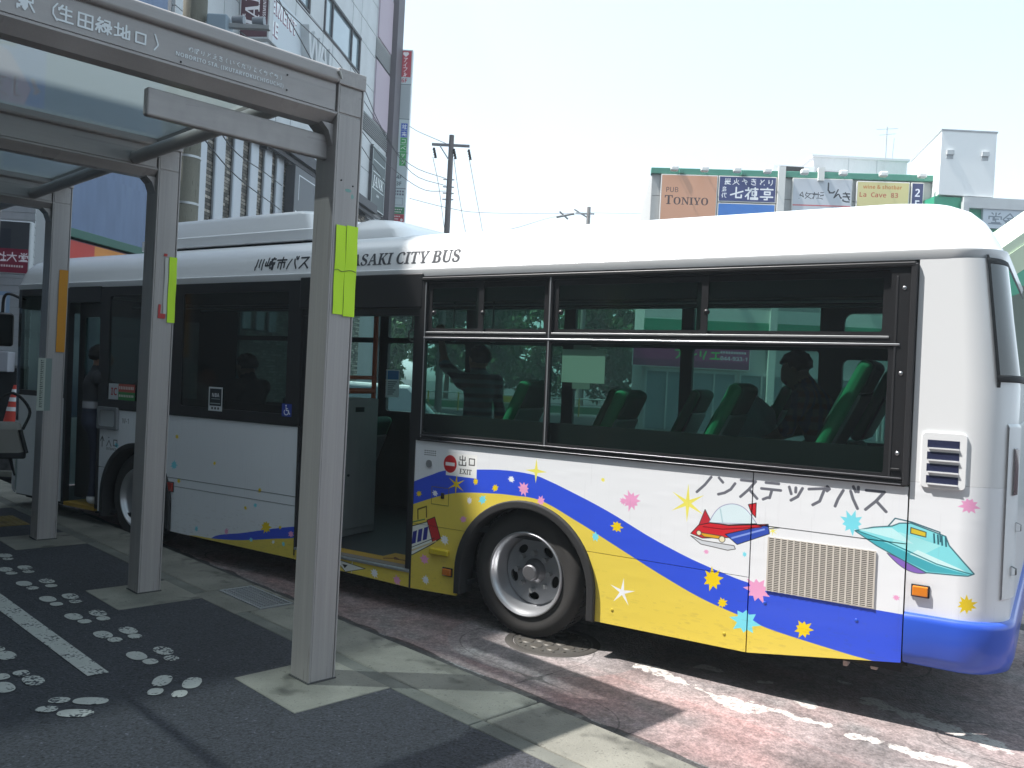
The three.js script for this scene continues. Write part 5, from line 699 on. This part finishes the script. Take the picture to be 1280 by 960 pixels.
  mesh('coping', slab(shapeOf([[-0.03, -0.03], [2.05, -0.03], [2.93, 4.43], [0.87, 4.43]]), 0.05).rotateX(-PI / 2).translate(0, 11.8, 0), MB.pale, tw); for (const x of [0.33, 1.62]) { mesh('vent_hood', bx(x - 0.13, x + 0.13, 10.92, 11.08, 0, 0.08), MB.white, tw); mesh('vent', bx(x - 0.12, x + 0.12, 10.78, 10.92, 0.0, 0.02), MB.pale, tw); }
  const gb = thing('green_building', 'green fronted building with pale sign band under the white tower', 'building', undefined, [15.2, 0, -31.6]); mesh('body', bx(0, 6, 0, 9.4, -8, -0.5), dg, gb); mesh('sign_band', bx(1.75, 6, 8.3, 9.0, -0.5, -0.35), std(0xffffff, 0.6, { map: canvasTex(512, 96, (g) => { g.fillStyle = '#c3ccd6'; g.fillRect(0, 0, 512, 96); g.fillStyle = '#77838f'; g.font = 'bold 60px sans-serif'; write(g, '堂会', 24, 16, 60, 6, '#77838f'); }) }), gb); mesh('parapet', bx(1.0, 6, 9.0, 9.4, -0.5, -0.3), MB.white, gb); mesh('post', bx(0.95, 1.15, 0, 9.2, -0.4, -0.2), MB.white, gb);
  const aw = thing('awning', 'pale green awning at the right edge behind the bus', 'awning', undefined, [8.0, 0, -14.4]); mesh('canvas', slab(shapeOf([[-0.18, 4.35], [1.8, 5.9], [5, 5.9], [5, 5.75], [1.85, 5.75], [-0.1, 4.22]]), 1.6, -1.6), std([0.6, 0.7, 0.55], 0.8), aw); mesh('valance', slab(shapeOf([[-0.1, 4.22], [1.85, 5.7], [5, 5.7], [5, 5.3], [1.9, 5.3], [0.1, 3.95]]), 0.02, 0.0), std([0.6, 0.7, 0.52], 0.8), aw); mesh('post', merge([rod([-0.2, 0, -0.1], [-0.2, 4.2, -0.1], 0.05), rod([4.5, 0, -0.1], [4.5, 4.4, -0.1], 0.05)]), M.steel, aw); mesh('back_wall', bx(-0.1, 5, 0, 4.1, -2, -1.7), std([0.22, 0.27, 0.24], 0.7), aw);
}
// ---------- utility poles and wires ----------
{
  const p = thing('utility_pole', 'thick concrete utility pole rising behind the second shelter beam', 'utility pole', undefined, [-5.78, 0, -15]);
  mesh('shaft', new THREE.CylinderGeometry(0.19, 0.22, 11.5, 28).translate(0, 5.75, 0), std([0.55, 0.53, 0.47], 0.85, { map: concreteMap }), p);
  mesh('band', merge([4.6, 5.4, 6.2].map((y) => new THREE.CylinderGeometry(0.215, 0.215, 0.04, 24, 1, true).translate(0, y, 0))), M.steel, p);
  mesh('cross_arm', rbx(0.1, 1.3, 7.66, 7.74, -0.05, 0.05, 0.01), M.steel, p); each('insulator', [0.45, 0.75, 1.1].map((x) => new THREE.CylinderGeometry(0.07, 0.09, 0.2, 12).rotateZ(PI / 2).translate(x, 7.8, 0)), std([0.2, 0.22, 0.25], 0.4), p); mesh('switch_box', rbx(0.25, 0.6, 7.5, 7.85, -0.2, 0.15, 0.03), std([0.25, 0.32, 0.38], 0.5), p);
  const q = thing('utility_pole', 'slim dark utility pole with a cross arm against the sky', 'utility pole', undefined, [-2.94, 0, -35]);
  mesh('shaft', new THREE.CylinderGeometry(0.1, 0.15, 11.5, 16).translate(0, 5.75, 0), std([0.16, 0.14, 0.14], 0.8), q); mesh('cross_arm', rbx(-0.78, 0.74, 11.05, 11.15, -0.05, 0.05, 0.01), std([0.2, 0.19, 0.2], 0.6), q); mesh('brace', rod([-0.45, 11.05, 0.06], [0, 10.4, 0.06], 0.025), M.steel, q);
  each('insulator', [-0.68, 0.12, 0.72].map((x) => merge([0, 1, 2, 3].map((i) => new THREE.CylinderGeometry(0.045, 0.06, 0.1, 10).translate(x + 0.025 * i, 10.9 - 0.1 * i, 0.05)))), M.dark, q); mesh('bracket', merge([9.7, 9.4, 9.15, 8.9].map((y) => bx(-0.25, 0.2, y, y + 0.04, -0.03, 0.03))), M.steel, q);
  const s = thing('utility_pole', 'short pole top with tangled fittings far right of the slim pole', 'utility pole', undefined, [4.66, 0, -60]); mesh('shaft', new THREE.CylinderGeometry(0.13, 0.2, 13.9, 12).translate(0, 6.95, 0), std([0.22, 0.2, 0.19], 0.8), s); mesh('cross_arm', rbx(-0.9, 0.4, 13.4, 13.5, -0.05, 0.05, 0.01), M.steel, s); mesh('fittings', merge([rod([-1, 13.7, 0], [-0.1, 13.2, 0], 0.05), rod([-2.2, 13.1, 0], [-1, 13.4, 0], 0.08), rod([-2.0, 13.5, 0], [-1.4, 13.0, 0], 0.06)]), std([0.2, 0.2, 0.2], 0.6), s);
  const c = thing('conduit_pipe', 'thin bright metal pipe beside the concrete pole', 'pipe', undefined, [-6.35, 0, -16]); mesh('pipe', rod([0, 0, 0], [0, 6.0, 0], 0.04), std([0.8, 0.8, 0.8], 0.25, { metalness: 0.6 }), c);
  const wm = std([0.06, 0.06, 0.07], 0.6);
  const wires = [
    ['overhead wire crossing the white building to the slim pole, uppermost', [[-5.28, 9.44, -18], [-5.31, 10.39, -24], [-5.33, 10.81, -31], [-4.85, 10.21, -33], [-4.19, 9.88, -34], [-3.1, 9.76, -35]]],
    ['overhead wire crossing the white building to the slim pole, second', [[-4.87, 9.46, -18], [-5.2, 10.87, -27], [-5.02, 10.4, -31], [-4.17, 9.57, -34], [-3.08, 9.47, -35]]],
    ['overhead wire crossing the white building to the slim pole, lowest', [[-4.96, 7.57, -14.9], [-4.78, 8.76, -24], [-4.52, 8.9, -30], [-3.72, 8.84, -33], [-3.07, 9.25, -35]]],
    ['cable from the concrete pole sloping down across the metal fins', [[-5.65, 6.47, -15], [-6.04, 6.35, -18], [-6.54, 6.77, -22], [-6.91, 7.07, -25]]],
    ['lower cable from the concrete pole across the metal fins', [[-5.62, 5.85, -15], [-6.01, 5.85, -18], [-6.64, 6.2, -24]]],
    ['wire from the tenant sign past the slim pole to the far pole', [[-5.15, 9.88, -40], [-2.94, 8.58, -35], [-1.7, 10.34, -45], [4.62, 13.45, -60]]],
    ['wire bundle from the far pole down to the bus roof line', [[4.61, 13.4, -60], [2.48, 12.25, -55], [-0.37, 8.73, -40], [-1.65, 6.79, -30]]],
    ['wire running right from the far pole across the sky', [[4.62, 13.51, -60], [12.46, 14.18, -62], [20, 15, -64]]],
    ['left dropper wire hanging from the cross arm', [[-3.66, 10.6, -35], [-3.57, 9.95, -37], [-3.46, 8.49, -40], [-3.3, 7, -44]]],
    ['middle dropper wire hanging from the cross arm', [[-2.82, 10.6, -35.2], [-2.7, 9.66, -37], [-2.5, 8.47, -40], [-2.2, 7, -44]]],
    ['right dropper wire hanging from the cross arm', [[-2.19, 10.6, -35], [-2.04, 9.91, -38], [-1.82, 8.92, -42], [-1.6, 7.5, -46]]],
    ['short wire from the tenant sign to the slim pole top', [[-5.45, 13.46, -41], [-5.01, 13.01, -40], [-3.84, 11.64, -36], [-3, 11.1, -35]]],
    ['slack cable from the concrete pole up to the shelter board', [[-5.69, 6.36, -15], [-2.95, 4.34, -9], [-2.02, 4.07, -7]]],
    ['wire from the concrete pole across the maroon lettering', [[-5.78, 10.5, -15], [-5.6, 10.0, -19], [-5.3, 9.2, -26], [-4.9, 8.6, -32]]],
  ];
  for (const [l, pts] of wires) tag(mesh('overhead_wire', tube(pts, l.includes('dropper') || l.includes('far pole') ? 0.012 : 0.013, 40, 5), wm), l, 'wire', 'overhead wires');
}
// ---------- trees, guard rail and traffic seen through the bus ----------
{
  const leafG = new THREE.BufferGeometry(); leafG.setAttribute('position', new THREE.Float32BufferAttribute([0, -0.5, 0, 0.3, 0, 0.06, 0, 0.5, 0, -0.3, 0, 0.06], 3)); leafG.setIndex([0, 1, 2, 0, 2, 3]); leafG.computeVertexNormals();
  const leafM = [[0.045, 0.13, 0.03], [0.03, 0.095, 0.025], [0.07, 0.17, 0.04]].map((c) => phys(c, 0.8, { transmission: 0.35, thickness: 0, side: THREE.DoubleSide }));
  const barkM = std([0.1, 0.075, 0.055], 0.9);
  const mk = (x, z, h, w, mi, label) => {
    const t = thing('street_tree', label, 'tree', 'trees across the street', [x, 0, z]);
    const limbs = [rod([0, 0, 0], [0.1, h * 0.45, 0], 0.22, 0.13)]; const cl = [];
    for (let i = 0; i < 34; i++) { const a = rr(0, 6.28), rad = rr(0.15, 1) * w, y = h * rr(0.12, 0.92), k = 1 - Math.max(0, (y / h - 0.6)) * 1.3; const c = [Math.cos(a) * rad * k, y, Math.sin(a) * rad * k]; cl.push([c, rr(0.7, 1.3)]); if (i % 3 === 0) limbs.push(rod([0.05, h * 0.2 + i * 0.06, 0], c, 0.08, 0.03, 6)); }
    mesh('trunk', merge(limbs), barkM, t);
    const pos = [], nor = [], m4 = new THREE.Matrix4(), q = new THREE.Quaternion(), e = new THREE.Euler(), base = leafG.toNonIndexed(), v = new THREE.Vector3();
    for (const [c, r] of cl) for (let i = 0; i < 120; i++) { const u = rr(-1, 1), a = rr(0, 6.28), s = Math.sqrt(1 - u * u), R = r * Math.cbrt(rr(0.25, 1)); q.setFromEuler(e.set(rr(0, 6.28), rr(0, 6.28), rr(0, 6.28))); const sc = rr(0.35, 0.7); m4.compose(v.set(c[0] + s * Math.cos(a) * R, c[1] + u * R * 0.8, c[2] + s * Math.sin(a) * R), q, new THREE.Vector3(sc, sc, sc)); const g = base.clone().applyMatrix4(m4); pos.push(...g.attributes.position.array); nor.push(...g.attributes.normal.array); }
    const g = new THREE.BufferGeometry(); g.setAttribute('position', new THREE.Float32BufferAttribute(pos, 3)); g.setAttribute('normal', new THREE.Float32BufferAttribute(nor, 3)); mesh('crown', g, leafM[mi], t);
  };
  [[-8.5, -58, 8, 2.6, 0], [-5, -66, 9, 3, 1], [-1.5, -62, 8.5, 2.8, 0], [1.8, -67, 9, 3.2, 2], [5, -63, 8, 2.7, 1], [8.2, -66, 9, 3, 0], [11.5, -64, 9, 3, 2]].forEach(([x, z, h, w, m], i) => mk(x, z, h, w, m, ['leafy green tree seen through the exit door of the bus', 'dark leafy tree seen through the small upper bus window', 'bright leafy tree behind the striped passenger', 'pale leafy tree behind the window divider', 'dark tree behind the white paper sheet', 'leafy tree left of the magenta shop fascia', 'tree hidden partly by the sign building'][i]));
  const f = thing('guard_fence', 'green and yellow guard fence across the street seen through the bus', 'fence', undefined, [-6, 0, -46]);
  for (let i = 0; i < 9; i++) mesh('fence_post', rod([i * 1.6, 0, 0], [i * 1.6, 1, 0], 0.045), std([0.6, 0.42, 0.04], 0.6), f); mesh('rail', merge([rod([0, 0.95, 0], [12.8, 0.95, 0], 0.035), rod([0, 0.55, 0], [12.8, 0.55, 0], 0.035)]), std([0.75, 0.78, 0.76], 0.5), f); mesh('mesh_panel', bx(0.1, 12.7, 0.15, 0.5, -0.01, 0.01), std([0.05, 0.32, 0.16], 0.7), f); mesh('yellow_panel', bx(5, 7, 0.56, 0.9, -0.02, 0.02), std([0.7, 0.5, 0.03], 0.6), f);
  // parked white car seen through the exit door
  const c = thing('parked_car', 'white car with dark windscreen seen through the exit door', 'car', undefined, [-2.95, 0, -19.5], 0.25);
  const prof = [[-2.1, 0.35], [2.1, 0.35], [2.15, 0.8], [1.9, 0.95], [1.15, 1.02], [0.55, 1.62], [-1.2, 1.66], [-1.95, 1.1], [-2.15, 0.95]];
  mesh('body', slab(shapeOf(prof), 1.6, -0.8, 0.06), phys([0.75, 0.76, 0.77], 0.3, { clearcoat: 1 }), c); mesh('side_window', merge([slab(shapeOf([[1.0, 1.05], [0.5, 1.54], [-1.15, 1.57], [-1.75, 1.1]]), 0.01, 0.86), slab(shapeOf([[1.0, 1.05], [0.5, 1.54], [-1.15, 1.57], [-1.75, 1.1]]), 0.01, -0.87)]), MB.glass, c);
  mesh('windscreen', new THREE.PlaneGeometry(1.4, 0.78).rotateY(PI / 2).rotateZ(0.785).translate(0.93, 1.34, 0), MB.glass, c); for (const [x, z] of [[1.3, 0.82], [-1.35, 0.82], [1.3, -0.82], [-1.35, -0.82]]) { const w = mesh('wheel', new THREE.CylinderGeometry(0.32, 0.32, 0.2, 28).rotateX(PI / 2).translate(x, 0.32, z), M.rubber, c); mesh('rim', new THREE.CylinderGeometry(0.19, 0.19, 0.21, 20).rotateX(PI / 2).translate(x, 0.32, z), M.chrome, w); }
  for (const z of [-0.6, 0.6]) mesh('headlight', rbx(2.08, 2.2, 0.72, 0.86, z - 0.18, z + 0.18, 0.04), std([0.7, 0.72, 0.74], 0.2), c);
}
// the station block whose roof edge shades the stop: it stands to the left, outside the picture
{
  const b = new THREE.Group(); b.name = 'station_building'; b.userData.kind = 'structure'; scene.add(b); b.position.set(-10.9, 0, -6.7); b.rotation.y = SH.turn;
  const m = std([0.35, 0.34, 0.33], 0.8, { map: concretePanel }); mesh('block', bx(-26, 2.6, 0, 20, -30, 0), m, b); mesh('parapet', bx(-26, 2.7, 20, 20.4, -30, 0.1), m, b);
  mesh('wing', bx(-40, -5.8, 0, 24, 0.2, 46), m, b); mesh('rear_wing', bx(-5.8, 10, 0, 6, 30, 46), m, b);
  for (let i = 0; i < 5; i++) for (let j = 0; j < 8; j++) mesh('window', bx(-24 + j * 3.2, -22 + j * 3.2, 4 + i * 3.2, 6 + i * 3.2, 0, 0.05), MB.glass, b);
}

// ---------- people ----------
// a body is one surface: tapered capsules joined with a smooth minimum, meshed with marching cubes, coloured by the nearest bone
function blend(bones, res, k, colorAt) {
  const lo = [1e9, 1e9, 1e9], hi = [-1e9, -1e9, -1e9];
  for (const b of bones) for (let c = 0; c < 3; c++) { lo[c] = Math.min(lo[c], b[0][c] - b[2], b[1][c] - b[3]); hi[c] = Math.max(hi[c], b[0][c] + b[2], b[1][c] + b[3]); }
  const half = Math.max(...lo.map((v, i) => hi[i] - v)) / 2 * 1.08, ctr = lo.map((v, i) => (v + hi[i]) / 2), n = res;
  const sd = (x, y, z, best) => { let s = 0, m = 1e9; for (const b of bones) { const [A, B, ra, rb] = b, dx = B[0] - A[0], dy = B[1] - A[1], dz = B[2] - A[2], px = x - A[0], py = y - A[1], pz = z - A[2], L = dx * dx + dy * dy + dz * dz || 1e-9, t = Math.max(0, Math.min(1, (px * dx + py * dy + pz * dz) / L)), d = Math.hypot(px - dx * t, py - dy * t, pz - dz * t) - (ra + (rb - ra) * t); if (d < m) { m = d; if (best) best.b = b; best && (best.t = t); } s += Math.exp(-d / k); } return s > 0 && isFinite(s) ? -k * Math.log(s) : m; };
  const mc = new MarchingCubes(n, new THREE.MeshStandardMaterial(), false, false, 90000); mc.isolation = 0;
  for (let z = 0; z < n; z++) for (let y = 0; y < n; y++) for (let x = 0; x < n; x++) mc.field[x + y * n + z * n * n] = -sd(ctr[0] + (x - n / 2) / (n / 2) * half, ctr[1] + (y - n / 2) / (n / 2) * half, ctr[2] + (z - n / 2) / (n / 2) * half) ;
  mc.update();
  const cnt = mc.count, pos = new Float32Array(cnt * 3), nor = new Float32Array(cnt * 3), col = new Float32Array(cnt * 3), best = {};
  for (let i = 0; i < cnt; i++) { for (let c = 0; c < 3; c++) { pos[i * 3 + c] = ctr[c] + mc.positionArray[i * 3 + c] * half; nor[i * 3 + c] = mc.normalArray[i * 3 + c]; } sd(pos[i * 3], pos[i * 3 + 1], pos[i * 3 + 2], best); const c = colorAt(best.b[4], pos[i * 3], pos[i * 3 + 1], pos[i * 3 + 2]); col.set(c, i * 3); }
  const g = new THREE.BufferGeometry(); g.setAttribute('position', new THREE.BufferAttribute(pos, 3)); g.setAttribute('normal', new THREE.BufferAttribute(nor, 3)); g.setAttribute('color', new THREE.BufferAttribute(col, 3)); return g;
}
const SKIN = [0.42, 0.24, 0.17];
// five curled fingers on a palm; the hand hangs along -y from the wrist, palm facing +z
const handGeo = blend([[[0, 0, 0], [0, -0.035, 0], 0.024, 0.028, 's'], [[-0.022, -0.04, 0], [-0.026, -0.085, 0.004], 0.016, 0.013, 's'], [[0.022, -0.04, 0], [0.024, -0.085, 0.004], 0.016, 0.013, 's'],
  ...[[-0.032, 0.9], [-0.011, 1.08], [0.01, 1.0], [0.03, 0.8]].flatMap(([x, l]) => [[[x, -0.088, 0.004], [x * 1.08, -0.088 - 0.03 * l, 0.012], 0.0095, 0.0085, 's'], [[x * 1.08, -0.088 - 0.03 * l, 0.012], [x * 1.08, -0.088 - 0.046 * l, 0.032], 0.0085, 0.008, 's'], [[x * 1.08, -0.088 - 0.046 * l, 0.032], [x * 1.06, -0.088 - 0.046 * l, 0.048], 0.008, 0.007, 's']]),
  [[-0.026, -0.03, 0.006], [-0.052, -0.06, 0.022], 0.013, 0.011, 's'], [[-0.052, -0.06, 0.022], [-0.05, -0.088, 0.036], 0.01, 0.0085, 's']], 60, 0.004, () => SKIN);
function person(label, J, look, pos, turn, extra = {}) {
  const t = thing('person', label, 'person', undefined, pos, turn), c = look, V = (a) => a;
  const b = [], add = (p, q, r1, r2, k) => b.push([V(J[p]), V(J[q]), r1, r2, k]);
  add('hip', 'waist', 0.135, 0.12, 'trousers'); add('waist', 'chest', 0.125, 0.135, 'shirt'); b.push([J.shL, J.shR, 0.075, 0.075, 'shirt']); b.push([J.chest, J.neck, 0.12, 0.065, 'shirt']); add('neck', 'head', 0.05, 0.055, 'skin');
  const H = J.head, F = J.face; // F is the unit direction of the face
  const at = (u, v, w) => { const f = new THREE.Vector3(...F).normalize(), up = new THREE.Vector3(...(J.up ?? [0, 1, 0])), r = new THREE.Vector3().crossVectors(up, f).normalize(), up2 = new THREE.Vector3().crossVectors(f, r); return [H[0] + r.x * u + up2.x * v + f.x * w, H[1] + r.y * u + up2.y * v + f.y * w, H[2] + r.z * u + up2.z * v + f.z * w]; };
  b.push([at(0, 0.04, -0.015), at(0, 0.015, 0.02), 0.088, 0.08, 'skin'], [at(0, -0.05, 0.035), at(0, -0.075, 0.055), 0.05, 0.036, 'skin'], [at(0, 0.005, 0.092), at(0, -0.022, 0.108), 0.011, 0.015, 'skin'], [at(0.084, 0.0, 0.0), at(0.088, -0.03, 0.005), 0.014, 0.01, 'skin'], [at(-0.084, 0.0, 0.0), at(-0.088, -0.03, 0.005), 0.014, 0.01, 'skin'], [at(-0.018, -0.05, 0.088), at(0.018, -0.05, 0.088), 0.008, 0.008, 'lip']);
  for (const s of ['L', 'R']) { add('sh' + s, 'el' + s, 0.058, 0.045, look.sleeve === 'long' ? 'shirt' : 'sleeve'); add('el' + s, 'wr' + s, 0.043, 0.029, look.sleeve === 'long' ? 'shirt' : 'skin'); add('hp' + s, 'kn' + s, 0.092, 0.062, 'trousers'); add('kn' + s, 'an' + s, 0.06, 0.044, 'trousers'); b.push([J['an' + s], J['toe' + s], 0.048, 0.04, 'shoe']); b.push([J.hip, J['hp' + s], 0.11, 0.1, 'trousers']); }
  const body = blend(b, 104, 0.018, (k, x, y, z) => k === 'skin' ? SKIN : k === 'lip' ? [0.34, 0.12, 0.1] : k === 'sleeve' || k === 'shirt' ? c.shirt(x, y, z) : k === 'shoe' ? c.shoe : c.trousers);
  const hands = []; for (const s of ['L', 'R']) { const d = new THREE.Vector3(...J['wr' + s]).sub(new THREE.Vector3(...J['el' + s])).normalize(), q = new THREE.Quaternion().setFromUnitVectors(new THREE.Vector3(0, -1, 0), d), g = handGeo.clone(); if (s === 'R') g.scale(-1, 1, 1); if (s === 'R') { const p = g.attributes.position, nn = g.attributes.normal, cc = g.attributes.color; for (const A of [p, nn, cc]) for (let i = 0; i < A.count; i += 3) for (let k = 0; k < 3; k++) { const a1 = A.array[(i + 1) * 3 + k]; A.array[(i + 1) * 3 + k] = A.array[(i + 2) * 3 + k]; A.array[(i + 2) * 3 + k] = a1; } } hands.push(g.applyQuaternion(q).translate(...J['wr' + s])); }
  mesh('body', mergeGeometries([body, ...hands]), new THREE.MeshStandardMaterial({ vertexColors: true, roughness: 0.8 }), t);
  const hg = new THREE.SphereGeometry(0.108, 28, 18), hp = hg.attributes.position, f = new THREE.Vector3(...F).normalize(), up = new THREE.Vector3(...(J.up ?? [0, 1, 0])), r = new THREE.Vector3().crossVectors(up, f).normalize(), up2 = new THREE.Vector3().crossVectors(f, r), m = new THREE.Matrix4().makeBasis(r, up2, f);
  for (let i = 0; i < hp.count; i++) { let x = hp.getX(i), y = hp.getY(i), z = hp.getZ(i); const n = 1 + 0.05 * Math.sin(x * 160 + z * 50) + 0.03 * Math.sin(y * 210); if (z > 0.03 && y < 0.045) { z = 0.03 + (z - 0.03) * 0.1; x *= 0.8; y *= 0.8; } if (y < -0.05) y = -0.05 + (y + 0.05) * (look.long ?? 0.3); hp.setXYZ(i, x * 0.95 * n, (y + 0.035) * n, (z * 1.08 - 0.012) * n); }
  hg.computeVertexNormals(); hg.applyMatrix4(m).translate(...H); mesh('hair', hg, std(look.hair ?? [0.012, 0.01, 0.009], 0.6), t);
  for (const s of [-1, 1]) mesh('eye', new THREE.SphereGeometry(0.011, 10, 8).translate(...at(0.032 * s, 0.012, 0.083)), std([0.05, 0.035, 0.03], 0.2), t);
  void extra; return t;
}
// local frame: facing +z, y up from the floor
const stripes = (a, bcol, w) => (x, y) => ((y / w) % 1 + 1) % 1 < 0.5 ? a : bcol;
const seated = (lean, reach) => ({ hip: [0, 0.5, 0], waist: [0, 0.68, 0.02 + lean * 0.08], chest: [0, 0.9, 0.04 + lean * 0.24], neck: [0, 1.06, 0.06 + lean * 0.34], head: [0, 1.17, 0.1 + lean * 0.42], face: [0, -0.25 - lean * 0.5, 1], shL: [0.17, 0.98, 0.05 + lean * 0.3], shR: [-0.17, 0.98, 0.05 + lean * 0.3], elL: [0.24, 0.75, 0.16 + lean * 0.25], elR: [-0.24, 0.75, 0.16 + lean * 0.25], wrL: [0.14, 0.68, 0.36 + reach], wrR: [-0.14, 0.68, 0.36 + reach], hpL: [0.1, 0.48, 0.05], hpR: [-0.1, 0.48, 0.05], knL: [0.12, 0.5, 0.46], knR: [-0.12, 0.5, 0.46], anL: [0.12, 0.09, 0.44], anR: [-0.12, 0.09, 0.44], toeL: [0.13, 0.05, 0.6], toeR: [-0.13, 0.05, 0.6] });
const standing = (o = {}) => ({ hip: [0, 0.92, 0], waist: [0, 1.08, 0], chest: [0, 1.3, 0], neck: [0, 1.46, 0.01], head: [0, 1.59, 0.03], face: [0, 0, 1], shL: [0.18, 1.38, 0], shR: [-0.18, 1.38, 0], elL: [0.24, 1.1, -0.02], elR: [-0.24, 1.1, -0.02], wrL: [0.24, 0.86, 0.06], wrR: [-0.24, 0.86, 0.06], hpL: [0.095, 0.86, 0], hpR: [-0.095, 0.86, 0], knL: [0.1, 0.48, 0.02], knR: [-0.1, 0.48, 0.02], anL: [0.1, 0.08, -0.01], anR: [-0.1, 0.08, -0.01], toeL: [0.12, 0.045, 0.15], toeR: [-0.12, 0.045, 0.15], ...o });
{
  const toFront = PI / 2 + (PI - 0.567); // turns +z to the bus's forward axis
  const plaid = (x, y, z) => { const a = ((y / 0.09) % 1 + 1) % 1 < 0.45, b = (((x + z) / 0.09) % 1 + 1) % 1 < 0.45; return a && b ? [0.02, 0.03, 0.12] : a ? [0.1, 0.025, 0.03] : b ? [0.03, 0.05, 0.14] : [0.11, 0.1, 0.11]; };
  const p1 = busPoint(1.16, 0.9, 1.0); person('passenger in a dark plaid shirt leaning forward by the last bus seat', seated(0.45, 0.05), { shirt: plaid, trousers: [0.03, 0.03, 0.04], shoe: [0.05, 0.05, 0.05] }, p1, toFront);
  const bag = thing('plastic_bag', 'pale blue plastic bag on the lap of the plaid shirt passenger', 'bag', undefined, busPoint(1.72, 1.66, 0.98), toFront);
  { const g = new THREE.SphereGeometry(0.15, 22, 16), p = g.attributes.position; for (let i = 0; i < p.count; i++) { const x = p.getX(i), y = p.getY(i), z = p.getZ(i), n = 1 + 0.12 * Math.sin(x * 40 + y * 23) + 0.1 * Math.sin(z * 50 - y * 31); p.setXYZ(i, x * 0.9 * n, y * 0.85 * n + (y > 0 ? y * 0.4 : 0), z * 1.1 * n); } g.computeVertexNormals(); mesh('sack', g, phys([0.5, 0.62, 0.66], 0.5, { transmission: 0.3, thickness: 0 }), bag); mesh('handle', new THREE.TorusGeometry(0.06, 0.008, 6, 18, PI).translate(0, 0.16, 0), std([0.6, 0.7, 0.72], 0.5), bag); }
  const st = stripes([0.2, 0.3, 0.33], [0.05, 0.07, 0.09], 0.085);
  person('passenger in a dark striped shirt holding a strap with an arm raised', standing({ elL: [0.32, 1.52, 0.1], wrL: [0.3, 1.75, 0.22], head: [0, 1.58, 0.02] }), { shirt: st, trousers: [0.03, 0.035, 0.05], shoe: [0.05, 0.05, 0.05] }, busPoint(4.42, 0.5, 1.25), toFront - 0.4);
  person('dim passenger seated behind the dark front side window', seated(0.05, 0), { shirt: () => [0.03, 0.03, 0.035], trousers: [0.02, 0.02, 0.03], shoe: [0.03, 0.03, 0.03] }, busPoint(6.62, 0.75, 0.5), toFront);
  person('person in dark trousers and white shoes stepping in at the front door', standing({ elR: [-0.2, 1.2, 0.24], wrR: [-0.1, 1.36, 0.42], knL: [0.1, 0.52, 0.16], anL: [0.1, 0.16, 0.1], toeL: [0.11, 0.12, 0.25] }), { shirt: (x, y) => y < 1.12 ? [0.4, 0.4, 0.42] : [0.035, 0.035, 0.04], trousers: [0.022, 0.026, 0.05], shoe: [0.7, 0.7, 0.7], sleeve: 'long' }, busPoint(8.62, 0.37, 0.08), Math.PI * 0.75 - 0.2);
  person('person in a pale top mostly outside the left edge carrying a bag', standing({ elL: [0.25, 1.12, 0.02], wrL: [0.25, 0.98, 0.22] }), { shirt: () => [0.45, 0.43, 0.4], trousers: [0.05, 0.05, 0.07], shoe: [0.2, 0.2, 0.2] }, [-5.16, 0.12, -8.1], 0.7);
  const bp = thing('shoulder_bag', 'grey-beige bag with black trim carried at the left edge', 'bag', undefined, [-4.73, 1.08, -8.2], 0.5);
  mesh('sack', (() => { const g = new RoundedBoxGeometry(0.3, 0.34, 0.17, 5, 0.07), p = g.attributes.position; for (let i = 0; i < p.count; i++) { const y = p.getY(i); p.setX(i, p.getX(i) * (1 - 0.25 * Math.max(0, y) / 0.17) + 0.01 * Math.sin(y * 40)); p.setZ(i, p.getZ(i) * (1 + 0.1 * Math.sin(y * 30))); } g.computeVertexNormals(); return g; })(), std([0.2, 0.19, 0.17], 0.8), bp);
  mesh('trim', merge([rbx(-0.155, 0.155, -0.175, -0.11, -0.09, 0.09, 0.02), rod([0.1, 0.1, 0.09], [0.16, -0.12, 0.08], 0.018), rod([0.02, -0.15, 0], [0.07, -0.34, 0.02], 0.018, 0.008)]), M.dark, bp); mesh('strap', tube([[0.12, 0.1, 0.05], [0.17, 0.28, 0.03], [0.02, 0.44, 0], [-0.14, 0.3, 0], [-0.12, 0.12, 0]], 0.014), M.dark, bp);
}

renderer.setSize(1024, 768);
renderer.render(scene, camera);
